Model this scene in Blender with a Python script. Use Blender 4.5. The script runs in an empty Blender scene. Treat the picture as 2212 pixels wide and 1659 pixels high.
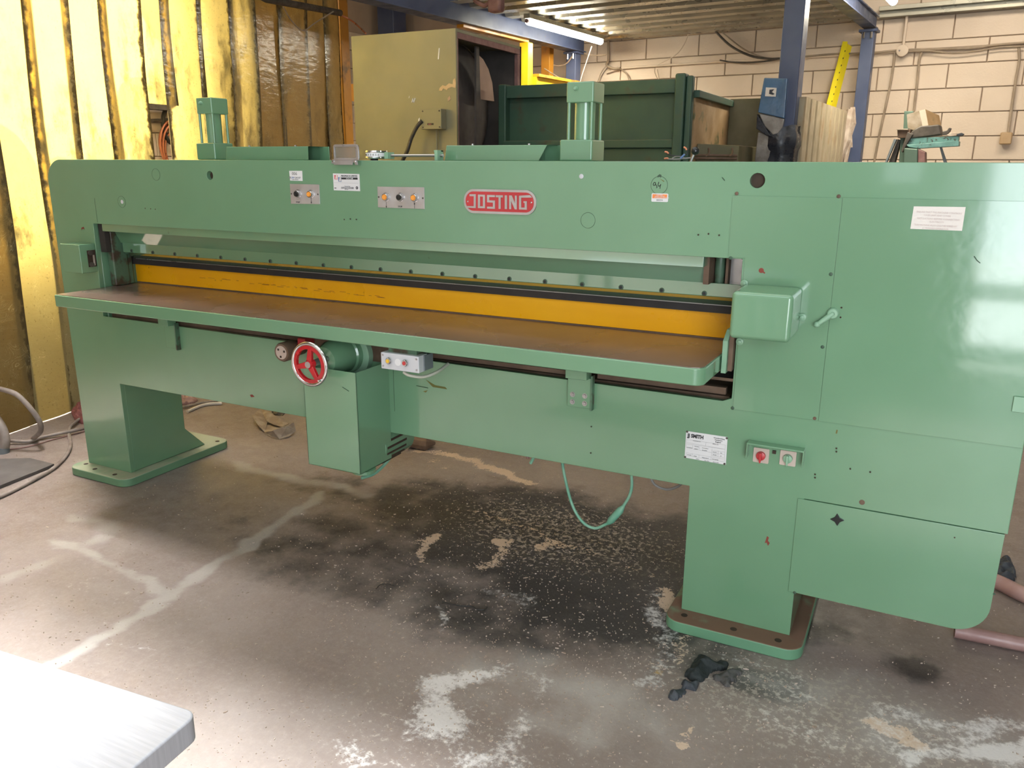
import bpy, bmesh, math, random
import numpy as np
from mathutils import Vector, Matrix, noise
random.seed(7)
SC = bpy.context.scene
COL = SC.collection

# ------------------------------------------------------------------ camera
F_PX, PITCH, YAW, ROLL = 1748.7, 0.26708, 0.46607, 0.004387
CAM = np.array([0.0, -2.45, 1.5])
_f = np.array([-math.sin(YAW)*math.cos(PITCH), math.cos(YAW)*math.cos(PITCH), -math.sin(PITCH)])
_r = np.array([math.cos(YAW), math.sin(YAW), 0.0])
_u = np.cross(_r, _f)
R_ = _r*math.cos(ROLL) + _u*math.sin(ROLL)
U_ = -_r*math.sin(ROLL) + _u*math.cos(ROLL)
cd = bpy.data.cameras.new('camera'); cam = bpy.data.objects.new('camera', cd); COL.objects.link(cam)
cam.matrix_world = Matrix(((R_[0], U_[0], -_f[0], CAM[0]), (R_[1], U_[1], -_f[1], CAM[1]), (R_[2], U_[2], -_f[2], CAM[2]), (0, 0, 0, 1)))
cd.sensor_fit = 'HORIZONTAL'; cd.sensor_width = 36; cd.lens = 36*F_PX/2212
cd.clip_start = 0.02; cd.clip_end = 100
SC.camera = cam

# ------------------------------------------------------------------ view, world, lights
SC.view_settings.view_transform = 'Standard'; SC.view_settings.look = 'None'
SC.view_settings.gamma = 1; SC.view_settings.use_curve_mapping = False
SC.view_settings.exposure = 0.0
SC.cycles.use_denoising = True
SC.cycles.max_bounces = 7; SC.cycles.diffuse_bounces = 4; SC.cycles.glossy_bounces = 4
SC.cycles.transmission_bounces = 5; SC.cycles.transparent_max_bounces = 6
SC.cycles.sample_clamp_indirect = 6; SC.cycles.caustics_reflective = False; SC.cycles.caustics_refractive = False
W = bpy.data.worlds.new('world'); SC.world = W; W.use_nodes = True
W.node_tree.nodes['Background'].inputs[0].default_value = (0.86, 0.93, 1.0, 1)
W.node_tree.nodes['Background'].inputs[1].default_value = 3.6

def area(name, loc, target, sx, sy, power, color=(1, 1, 1), spread=180):
    l = bpy.data.lights.new(name, 'AREA'); l.shape = 'RECTANGLE'; l.size = sx; l.size_y = sy
    l.energy = power; l.color = color; l.spread = math.radians(spread)
    o = bpy.data.objects.new(name, l); COL.objects.link(o); o.location = loc
    d = Vector(target) - Vector(loc)
    o.rotation_euler = d.to_track_quat('-Z', 'Y').to_euler()
    return o
area('doorway_daylight', (1.55, -4.6, 1.6), (1.4, 0, 1.3), 2.3, 2.9, 140, (0.86, 0.94, 1.0))
area('roof_fill_front', (-1.9, -2.6, 4.3), (-1.9, -2.4, 0), 3.4, 1.0, 5, (1.0, 0.97, 0.93))  # unseen area light, added as fill over the front
area('floor_fill_left', (-3.95, 0.35, 4.2), (-3.45, -1.05, 0), 0.9, 0.5, 38, (1.0, 0.97, 0.98), 50)  # unseen area light, added to brighten the floor at left
area('roof_fill_back', (-2.0, 2.2, 4.3), (-2.0, 2.4, 0), 1.2, 0.8, 12, (1.0, 0.93, 0.83))  # unseen area light, added as fill over the back
area('curtain_backlight', (-5.25, 0.55, 3.0), (-4.6, 0.52, 2.75), 0.6, 0.6, 1150, (1.0, 0.97, 0.90), 165)
area('bay_lamp', (-5.9, 3.0, 3.6), (-5.9, 3.0, 0), 0.5, 1.4, 45, (1.0, 0.93, 0.82))
area('wall_lamp_row', (0.4, 4.6, 3.9), (0.2, 7.0, 1.8), 2.2, 0.4, 64, (1.0, 0.88, 0.72))
sl = bpy.data.lights.new('sun', 'SUN'); sl.energy = 13.5; sl.angle = math.radians(7); sl.color = (0.93, 0.98, 1.0)
so_ = bpy.data.objects.new('sun', sl); COL.objects.link(so_); so_.location = (0, 0, 9)
so_.rotation_euler = Vector((-0.05, 0.10, -1)).to_track_quat('-Z', 'Y').to_euler()

# ------------------------------------------------------------------ points measured on real planes
def ray(px, py): return _f + R_*(px-1106)/F_PX - U_*(py-829.5)/F_PX
AW = math.radians(5.5)
UU = np.array([math.cos(AW), -math.sin(AW), 0]); VV = np.array([math.sin(AW), math.cos(AW), 0])
def FZ(px, py, z=0.0): d = ray(px, py); return CAM + d*(z-CAM[2])/d[2]
def FY(px, py, y=0.0): d = ray(px, py); return CAM + d*(y-CAM[1])/d[1]
def FX(px, py, x=0.0): d = ray(px, py); return CAM + d*(x-CAM[0])/d[0]
def FV(px, py, v=7.0): d = ray(px, py); return CAM + d*(v-CAM@VV)/(d@VV)
def UVZ(u, v, z): return UU*u + VV*v + np.array([0, 0, z])

# ------------------------------------------------------------------ materials
MATS = {}
def nt(name):
    m = bpy.data.materials.new(name); m.use_nodes = True
    t = m.node_tree; b = t.nodes['Principled BSDF']; MATS[name] = m
    return m, t, b
def N(t, typ, **k):
    n = t.nodes.new(typ)
    for a, v in k.items():
        if a.startswith('i_'): n.inputs[a[2:].replace('_', ' ')].default_value = v
        else: setattr(n, a, v)
    return n
def L(t, a, b): t.links.new(a, b)
def coords(t, scale=(1, 1, 1), kind='Object'):
    tc = N(t, 'ShaderNodeTexCoord'); mp = N(t, 'ShaderNodeMapping'); mp.inputs['Scale'].default_value = scale
    L(t, tc.outputs[kind], mp.inputs['Vector']); return mp.outputs['Vector']
def wcoords(t, scale=(1, 1, 1)):
    g = N(t, 'ShaderNodeNewGeometry'); mp = N(t, 'ShaderNodeMapping'); mp.inputs['Scale'].default_value = scale
    L(t, g.outputs['Position'], mp.inputs['Vector']); return mp.outputs['Vector']
def noi(t, vec, scale, detail=3, rough=0.55, dist=0.0):
    n = N(t, 'ShaderNodeTexNoise'); n.inputs['Scale'].default_value = scale; n.inputs['Detail'].default_value = detail
    n.inputs['Roughness'].default_value = rough; n.inputs['Distortion'].default_value = dist
    L(t, vec, n.inputs['Vector']); return n.outputs['Fac']
def rmp(t, fac, a, b, ca=0.0, cb=1.0):
    n = N(t, 'ShaderNodeMapRange'); n.inputs[1].default_value = a; n.inputs[2].default_value = b
    n.inputs[3].default_value = ca; n.inputs[4].default_value = cb; n.clamp = True; n.interpolation_type = 'SMOOTHSTEP'
    L(t, fac, n.inputs[0]); return n.outputs[0]
def mth(t, op, a, b):
    n = N(t, 'ShaderNodeMath', operation=op)
    for i, v in enumerate((a, b)):
        if isinstance(v, (int, float)): n.inputs[i].default_value = v
        else: L(t, v, n.inputs[i])
    return n.outputs[0]
def mixc(t, fac, a, b):
    n = N(t, 'ShaderNodeMix', data_type='RGBA')
    if isinstance(fac, (int, float)): n.inputs[0].default_value = fac
    else: L(t, fac, n.inputs[0])
    for i, v in ((6, a), (7, b)):
        if isinstance(v, tuple): n.inputs[i].default_value = (v[0], v[1], v[2], 1)
        else: L(t, v, n.inputs[i])
    return n.outputs[2]
def bump(t, b, h, strength=0.2, dist=0.002):
    n = N(t, 'ShaderNodeBump'); n.inputs['Strength'].default_value = strength; n.inputs['Distance'].default_value = dist
    L(t, h, n.inputs['Height']); L(t, n.outputs[0], b.inputs['Normal'])
def dirty(name, col, col2, rough=0.5, metal=0.0, scale=3.0, spots=None, spot_scale=30, spot_t=(0.66, 0.72), bmp=0.0, bscale=60, coat=0.0, dust=None, rvar=0.12):
    """painted or bare surface: colour drifting between two tones, optional chips, optional dust lying on upward faces"""
    m, t, b = nt(name); v = wcoords(t)
    c = mixc(t, rmp(t, noi(t, v, scale, 4), 0.35, 0.68), col, col2)
    if spots: c = mixc(t, rmp(t, noi(t, v, spot_scale, 3, 0.6), *spot_t), c, spots)
    if dust:
        g = N(t, 'ShaderNodeNewGeometry'); s = N(t, 'ShaderNodeSeparateXYZ'); L(t, g.outputs['Normal'], s.inputs[0])
        d = mth(t, 'MULTIPLY', rmp(t, s.outputs[2], 0.5, 0.9), rmp(t, noi(t, v, 9, 3), 0.2, 0.5))
        c = mixc(t, d, c, dust)
        L(t, rmp(t, d, 0, 1, rough, 0.85), b.inputs['Roughness'])
    else:
        L(t, rmp(t, noi(t, v, scale*2.3, 3), 0.3, 0.7, max(0.02, rough-rvar), rough+rvar), b.inputs['Roughness'])
    L(t, c, b.inputs['Base Color']); b.inputs['Metallic'].default_value = metal
    if coat: b.inputs['Coat Weight'].default_value = coat; b.inputs['Coat Roughness'].default_value = 0.06
    if bmp: bump(t, b, noi(t, v, bscale, 2), bmp, 0.004)
    return m
GREEN_A, GREEN_B = (0.140, 0.280, 0.160), (0.160, 0.315, 0.186)
dirty('machine_green', GREEN_A, GREEN_B, 0.2, 0, 1.3, spots=(0.05, 0.10, 0.06), spot_scale=55, spot_t=(0.80, 0.83), bmp=0.035, bscale=38, coat=0.75, rvar=0.06)
dirty('panel_green', GREEN_A, GREEN_B, 0.14, 0, 1.1, spots=(0.05, 0.10, 0.06), spot_scale=50, spot_t=(0.80, 0.83), bmp=0.12, bscale=24, coat=1.0, rvar=0.05)
dirty('foot_green', (0.12, 0.27, 0.16), (0.14, 0.31, 0.18), 0.45, 0, 4, dust=(0.17, 0.095, 0.06))
dirty('foot_green_pale', (0.13, 0.26, 0.15), (0.15, 0.30, 0.17), 0.45, 0, 4, dust=(0.33, 0.36, 0.25))
dirty('beam_green', (0.11, 0.25, 0.14), (0.125, 0.28, 0.155), 0.08, 0, 2, spots=(0.07, 0.09, 0.05), spot_scale=20, spot_t=(0.70, 0.82), coat=1.0, rvar=.03)
MATS['beam_green'].node_tree.nodes['Principled BSDF'].inputs['Coat IOR'].default_value = 2.6
dirty('grimy_green', (0.07, 0.13, 0.08), (0.10, 0.20, 0.12), 0.5, 0, 5, spots=(0.06, 0.04, 0.025), spot_scale=14, spot_t=(0.45, 0.6))
dirty('pale_green', (0.22, 0.38, 0.25), (0.25, 0.42, 0.28), 0.4)
dirty('fence_yellow', (0.90, 0.41, 0.004), (0.95, 0.46, 0.006), 0.38, 0, 3, spots=(0.36, 0.12, 0.01), spot_scale=18, spot_t=(0.70, 0.78))
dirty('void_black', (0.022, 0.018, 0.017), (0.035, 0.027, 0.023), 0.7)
dirty('rusty_brown', (0.10, 0.062, 0.04), (0.16, 0.10, 0.065), 0.75, 0, 9)
dirty('chrome', (0.62, 0.62, 0.64), (0.75, 0.75, 0.77), 0.14, 1.0, 4, rvar=0.05)
dirty('brushed_steel', (0.42, 0.41, 0.41), (0.52, 0.51, 0.52), 0.38, 0.9, 6)
dirty('panel_alu', (0.46, 0.43, 0.41), (0.55, 0.53, 0.52), 0.42, 0.55, 8)
dirty('wheel_red', (0.42, 0.012, 0.018), (0.50, 0.02, 0.025), 0.22, 0, 6, spots=(0.55, 0.4, 0.38), spot_scale=60, spot_t=(0.74, 0.78))
dirty('plate_red', (0.46, 0.035, 0.04), (0.52, 0.045, 0.05), 0.4)
dirty('button_orange', (0.85, 0.33, 0.05), (0.90, 0.38, 0.07), 0.4)
dirty('button_black', (0.012, 0.013, 0.012), (0.02, 0.02, 0.02), 0.25)
dirty('button_yellow', (0.75, 0.45, 0.03), (0.8, 0.5, 0.04), 0.35)
dirty('label_white', (0.66, 0.66, 0.66), (0.74, 0.74, 0.74), 0.45)
dirty('label_cream', (0.66, 0.60, 0.54), (0.72, 0.67, 0.61), 0.4)
dirty('ink_black', (0.015, 0.015, 0.018), (0.02, 0.02, 0.02), 0.6)
dirty('ink_grey', (0.20, 0.20, 0.21), (0.25, 0.25, 0.25), 0.6)
dirty('ink_faded', (0.56, 0.46, 0.43), (0.60, 0.50, 0.46), 0.6)
dirty('ink_red', (0.60, 0.14, 0.16), (0.66, 0.18, 0.2), 0.5)
dirty('ink_blue', (0.10, 0.18, 0.36), (0.13, 0.22, 0.42), 0.5)
dirty('ink_orange', (0.80, 0.23, 0.05), (0.85, 0.27, 0.07), 0.5)
dirty('switch_cream', (0.50, 0.40, 0.34), (0.56, 0.46, 0.39), 0.5)
dirty('box_grey', (0.50, 0.51, 0.53), (0.58, 0.59, 0.61), 0.4)
dirty('dark_and_shade_grey', (0.12, 0.14, 0.15), (0.16, 0.18, 0.19), 0.5)  # shaded side of the button box; plain dark grey elsewhere
dirty('cable_cream', (0.42, 0.44, 0.36), (0.5, 0.5, 0.42), 0.5)
dirty('cable_green', (0.15, 0.38, 0.26), (0.26, 0.48, 0.34), 0.4, 0, 14)
dirty('cable_grey', (0.20, 0.19, 0.18), (0.28, 0.26, 0.24), 0.6, 0, 12)
dirty('hose_grey', (0.20, 0.165, 0.145), (0.32, 0.27, 0.24), 0.6, 0, 9)
dirty('cable_black', (0.02, 0.02, 0.018), (0.035, 0.03, 0.026), 0.5)
dirty('wall_cable', (0.26, 0.20, 0.14), (0.36, 0.28, 0.2), 0.7, 0, 6)
dirty('copper', (0.55, 0.20, 0.10), (0.66, 0.27, 0.15), 0.35, 0.6)
dirty('block_paint', (0.60, 0.49, 0.38), (0.68, 0.56, 0.44), 0.75, 0, 1.1, spots=(0.42, 0.31, 0.22), spot_scale=7, spot_t=(0.70, 0.86), bmp=0.5, bscale=55)
dirty('mortar', (0.43, 0.33, 0.245), (0.47, 0.365, 0.275), 0.9, 0, 3)
dirty('plain_wall', (0.40, 0.38, 0.36), (0.46, 0.44, 0.42), 0.85)
dirty('ceiling_grey', (0.30, 0.30, 0.29), (0.35, 0.35, 0.33), 0.8)
dirty('deck_metal', (0.36, 0.34, 0.27), (0.46, 0.43, 0.34), 0.33, 0.55, 2, spots=(0.30, 0.26, 0.2), spot_scale=5, spot_t=(0.6, 0.75))
dirty('steel_blue', (0.050, 0.068, 0.135), (0.068, 0.09, 0.165), 0.42, 0, 3, spots=(0.16, 0.10, 0.07), spot_scale=16, spot_t=(0.74, 0.8))
dirty('steel_yellow', (0.80, 0.50, 0.01), (0.86, 0.56, 0.015), 0.45, 0, 3)
dirty('angle_yellow', (0.90, 0.72, 0.01), (0.95, 0.80, 0.02), 0.5)
dirty('post_orange', (0.42, 0.17, 0.012), (0.52, 0.23, 0.02), 0.45, 0, 2, spots=(0.16, 0.08, 0.02), spot_scale=5, spot_t=(0.55, 0.7))
dirty('cabinet_olive', (0.205, 0.190, 0.115), (0.235, 0.215, 0.135), 0.5, 0, 2)
dirty('duct_grey', (0.075, 0.065, 0.06), (0.12, 0.10, 0.09), 0.55, 0, 4, bmp=0.2, bscale=20)
dirty('duct_tan', (0.36, 0.235, 0.175), (0.42, 0.28, 0.21), 0.6, 0, 4)
dirty('tape_tan', (0.42, 0.28, 0.15), (0.5, 0.36, 0.22), 0.3)
dirty('press_green', (0.028, 0.068, 0.045), (0.04, 0.09, 0.055), 0.5, 0, 3, spots=(0.055, 0.05, 0.03), spot_scale=6, spot_t=(0.55, 0.75), dust=(0.12, 0.11, 0.06))
dirty('press_brown', (0.32, 0.20, 0.09), (0.42, 0.28, 0.15), 0.6, 0, 4, spots=(0.12, 0.12, 0.05), spot_scale=7, spot_t=(0.60, 0.72))
dirty('press_olive', (0.11, 0.10, 0.045), (0.16, 0.135, 0.07), 0.6, 0, 4, dust=(0.30, 0.22, 0.12))
dirty('wrap_blue', (0.025, 0.085, 0.18), (0.04, 0.12, 0.24), 0.12, 0, 8, bmp=0.9, bscale=26, coat=1.0)
dirty('wrap_clear', (0.16, 0.14, 0.12), (0.28, 0.26, 0.24), 0.1, 0, 9, bmp=0.9, bscale=26, coat=1.0)
dirty('wrap_black', (0.018, 0.02, 0.028), (0.035, 0.038, 0.048), 0.3, 0, 8, bmp=0.8, bscale=18)
dirty('sheet_cream', (0.33, 0.275, 0.18), (0.42, 0.355, 0.24), 0.4, 0, 4, spots=(0.30, 0.20, 0.10), spot_scale=4, spot_t=(0.5, 0.7))
dirty('packing', (0.34, 0.26, 0.2), (0.5, 0.42, 0.35), 0.7, 0, 16)
dirty('teal_paint', (0.10, 0.22, 0.20), (0.16, 0.32, 0.30), 0.4, 0, 10, spots=(0.05, 0.06, 0.05), spot_scale=26, spot_t=(0.55, 0.65))
dirty('old_machine_green', (0.07, 0.12, 0.09), (0.10, 0.16, 0.12), 0.5)
dirty('guard_steel', (0.26, 0.20, 0.13), (0.50, 0.42, 0.34), 0.4, 0.4, 5)
dirty('dark_motor', (0.05, 0.04, 0.032), (0.09, 0.075, 0.06), 0.6, 0, 14)
dirty('mauve_strap', (0.20, 0.10, 0.09), (0.27, 0.15, 0.135), 0.7, 0, 12)
dirty('red_cloth', (0.20, 0.06, 0.055), (0.28, 0.10, 0.09), 0.8, 0, 16)
dirty('pink_hose', (0.30, 0.17, 0.155), (0.42, 0.27, 0.245), 0.5, 0, 8)
dirty('black_cloth', (0.012, 0.017, 0.017), (0.022, 0.028, 0.028), 0.85, 0, 30)
dirty('grey_cloth', (0.055, 0.054, 0.052), (0.085, 0.08, 0.075), 0.8, 0, 30)
dirty('slate_cloth', (0.035, 0.040, 0.048), (0.055, 0.062, 0.072), 0.7, 0, 30)
dirty('webbing', (0.24, 0.18, 0.13), (0.36, 0.29, 0.22), 0.85, 0, 20)
dirty('board_dark', (0.085, 0.075, 0.07), (0.11, 0.10, 0.095), 0.6)
dirty('wood_pale', (0.42, 0.32, 0.22), (0.5, 0.4, 0.3), 0.7, 0, 12)
dirty('hole_dark', (0.03, 0.018, 0.01), (0.05, 0.03, 0.018), 0.8)
dirty('green_plug', (0.11, 0.26, 0.15), (0.13, 0.29, 0.17), 0.3)
dirty('scratch_brown', (0.12, 0.12, 0.03), (0.16, 0.14, 0.04), 0.8)
dirty('scratch_green', (0.045, 0.085, 0.05), (0.05, 0.10, 0.06), 0.6)
dirty('rust_red', (0.16, 0.03, 0.02), (0.24, 0.05, 0.03), 0.6)

m, t, b = nt('bench_metal')           # brushed aluminium bench top
v = wcoords(t, (3, 60, 3)); h = noi(t, v, 4, 4)
L(t, mixc(t, rmp(t, h, 0.3, 0.7), (0.36, 0.36, 0.385), (0.42, 0.42, 0.445)), b.inputs['Base Color'])
b.inputs['Metallic'].default_value = 0.15; b.inputs['Roughness'].default_value = 0.4

m, t, b = nt('table_top')             # worn, slightly shiny brown table bed
v = wcoords(t, (1, 6, 1)); w = wcoords(t)
c = mixc(t, rmp(t, noi(t, w, 2.6, 5), 0.3, 0.7), (0.135, 0.082, 0.060), (0.185, 0.125, 0.10))
c = mixc(t, mth(t, 'MULTIPLY', rmp(t, noi(t, wcoords(t, (4, 40, 1)), 6, 4), 0.74, 0.79), 0.3), c, (0.42, 0.36, 0.32))
L(t, c, b.inputs['Base Color']); L(t, rmp(t, noi(t, w, 3, 2), 0.3, 0.7, 0.25, 0.30), b.inputs['Roughness'])
b.inputs['Specular IOR Level'].default_value = 0.65; b.inputs['Coat Weight'].default_value = 0.25; b.inputs['Coat Roughness'].default_value = 0.22

def strip_mat(name, c1, c2, grime_dim, opac):
    """scratched yellow PVC: lets light through diffusely, edges darkened for overlap shade and grime"""
    m, t, b = nt(name); v = wcoords(t, (3, 3, 0.6)); w = wcoords(t)
    uv = N(t, 'ShaderNodeUVMap'); s = N(t, 'ShaderNodeSeparateXYZ'); L(t, uv.outputs[0], s.inputs[0])
    ed = mth(t, 'ABSOLUTE', mth(t, 'SUBTRACT', s.outputs[0], 0.5), 0)
    e = rmp(t, mth(t, 'ADD', ed, mth(t, 'MULTIPLY', mth(t, 'SUBTRACT', noi(t, w, 22, 4), 0.5), 0.26)), 0.36, 0.47)  # painted dark edge bands: shade of the overlaps, plus grime
    dirt = rmp(t, noi(t, wcoords(t, (2, 2, 1)), 2.2, 7, 0.7), 0.46, 0.72)
    low = rmp(t, s.outputs[1], 0.10, 0.42, 1.0, 0.0)  # darker towards the bottom of the strip
    g = mth(t, 'MAXIMUM', mth(t, 'MULTIPLY', dirt, 0.55), mth(t, 'MAXIMUM', e, mth(t, 'MULTIPLY', low, 0.55)))
    n_a = noi(t, w, 5, 2, 0.5, 1.2); n_b = noi(t, wcoords(t, (1, 1, .45)), 9, 2, 0.5, 2.2)
    l1 = rmp(t, mth(t, 'ABSOLUTE', mth(t, 'SUBTRACT', mth(t, 'FRACT', mth(t, 'MULTIPLY', n_a, 22), 0), 0.5), 0), 0.0, 0.06, 1, 0)
    l2 = rmp(t, mth(t, 'ABSOLUTE', mth(t, 'SUBTRACT', mth(t, 'FRACT', mth(t, 'MULTIPLY', n_b, 26), 0), 0.5), 0), 0.0, 0.05, 1, 0)
    scr = mth(t, 'MULTIPLY', mth(t, 'MAXIMUM', l1, l2), rmp(t, noi(t, w, 7, 4, .6), 0.45, 0.62, 0.0, 1.0))
    sp = rmp(t, noi(t, w, 70, 3, .6), 0.60, 0.72)
    c = mixc(t, g, mixc(t, noi(t, w, 1.5, 2), c1, c2), grime_dim)
    c = mixc(t, mth(t, 'MULTIPLY', sp, 0.45), c, grime_dim)
    c = mixc(t, mth(t, 'MULTIPLY', scr, 0.5), c, (0.92, 0.84, 0.50))
    bump(t, b, noi(t, wcoords(t, (1, 1, 3)), 7, 3), .5, .01)
    b.inputs['Roughness'].default_value = 0.22; L(t, c, b.inputs['Base Color'])
    tr = N(t, 'ShaderNodeBsdfTranslucent'); L(t, c, tr.inputs[0])
    mx = N(t, 'ShaderNodeMixShader'); L(t, rmp(t, g, 0, 1, opac, opac*0.45), mx.inputs[0])
    L(t, b.outputs[0], mx.inputs[1]); L(t, tr.outputs[0], mx.inputs[2])
    L(t, mx.outputs[0], t.nodes['Material Output'].inputs['Surface'])
    return m
strip_mat('strip_yellow', (0.88, 0.78, 0.42), (0.80, 0.68, 0.32), (0.17, 0.12, 0.045), 0.68)
strip_mat('strip_amber_unlit', (0.52, 0.38, 0.15), (0.43, 0.31, 0.12), (0.13, 0.095, 0.045), 0.5)  # same plastic, painted darker for strips with little light behind

def emit(name, col, s):
    m, t, b = nt(name); b.inputs['Base Color'].default_value = (*col, 1)
    b.inputs['Emission Color'].default_value = (*col, 1); b.inputs['Emission Strength'].default_value = s
emit('tube_glow', (1.0, 0.95, 0.80), 40); emit('panel_glow', (1.0, 0.97, 0.9), 9)

m, t, b = nt('clear_plastic')
b.inputs['Base Color'].default_value = (0.75, 0.8, 0.78, 1); b.inputs['Roughness'].default_value = 0.12
b.inputs['Transmission Weight'].default_value = 0.85; b.inputs['IOR'].default_value = 1.3

def floor_material():
    m, t, b = nt('workshop_floor'); w = wcoords(t)
    A = N(t, 'ShaderNodeAttribute', attribute_name='mask_a'); B_ = N(t, 'ShaderNodeAttribute', attribute_name='mask_b')
    sa = N(t, 'ShaderNodeSeparateColor'); sb = N(t, 'ShaderNodeSeparateColor')
    L(t, A.outputs['Color'], sa.inputs[0]); L(t, B_.outputs['Color'], sb.inputs[0])
    n1 = noi(t, w, 11, 7, 0.65); n2 = noi(t, w, 48, 6, 0.72); n3 = noi(t, w, 1.6, 4); n4 = noi(t, w, 120, 3, 0.6)
    n24 = mth(t, 'ADD', mth(t, 'MULTIPLY', n2, .55), mth(t, 'MULTIPLY', n4, .45))
    st = noi(t, wcoords(t, (1.4, 7, 1)), 9, 6, 0.7, 0.6)
    base = mixc(t, rmp(t, n3, 0.3, 0.7), (0.205, 0.160, 0.140), (0.272, 0.226, 0.204))
    base = mixc(t, mth(t, 'MULTIPLY', rmp(t, n2, 0.40, 0.75), 0.45), base, (0.34, 0.285, 0.25))
    def edge(mask, k=0.8, lo=0.42, hi=0.58, nn=n2):
        s = mth(t, 'ADD', mask, mth(t, 'MULTIPLY', mth(t, 'SUBTRACT', nn, 0.5), k)); return mth(t, 'MULTIPLY', rmp(t, s, lo, hi), rmp(t, mask, 0.0, 0.15))
    c = mixc(t, mth(t, 'MULTIPLY', edge(sa.outputs[1], 0.8, 0.2, 0.8, n1), 0.92), base, (0.034, 0.030, 0.030))   # dark grime
    c = mixc(t, mth(t, 'MULTIPLY', edge(sa.outputs[0], 0.6, 0.25, 0.8, n1), 0.75), c, (0.42, 0.395, 0.365))          # worn grey
    fl = rmp(t, mth(t, 'ADD', n2, mth(t, 'MULTIPLY', sb.outputs[1], 0.15)), 0.665, 0.70)
    fl = mth(t, 'MAXIMUM', fl, mth(t, 'MULTIPLY', rmp(t, st, 0.68, 0.72), 0.7))
    c = mixc(t, mth(t, 'MULTIPLY', fl, 0.75), c, (0.40, 0.345, 0.295))                                             # chips
    c = mixc(t, mth(t, 'MULTIPLY', edge(sa.outputs[2], 2.3, 0.50, 0.62, n24), 0.9), c, (0.62, 0.47, 0.35))          # sawdust
    c = mixc(t, mth(t, 'MULTIPLY', edge(sb.outputs[0], 1.5, 0.42, 0.85, n2), 0.8), c, (0.72, 0.69, 0.67))          # white patches
    c = mixc(t, mth(t, 'MULTIPLY', edge(sb.outputs[2], 1.2, 0.45, 0.8, n1), 0.8), c, (0.45, 0.26, 0.03))            # yellow stain
    L(t, c, b.inputs['Base Color'])
    L(t, rmp(t, mth(t, 'ADD', mth(t, 'MULTIPLY', n1, 0.6), mth(t, 'MULTIPLY', n4, 0.4)), 0.35, 0.65, 0.34, 0.62), b.inputs['Roughness'])
    bump(t, b, mth(t, 'ADD', n2, mth(t, 'MULTIPLY', n4, 0.4)), 0.35, 0.003)
    return m
floor_material()

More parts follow.
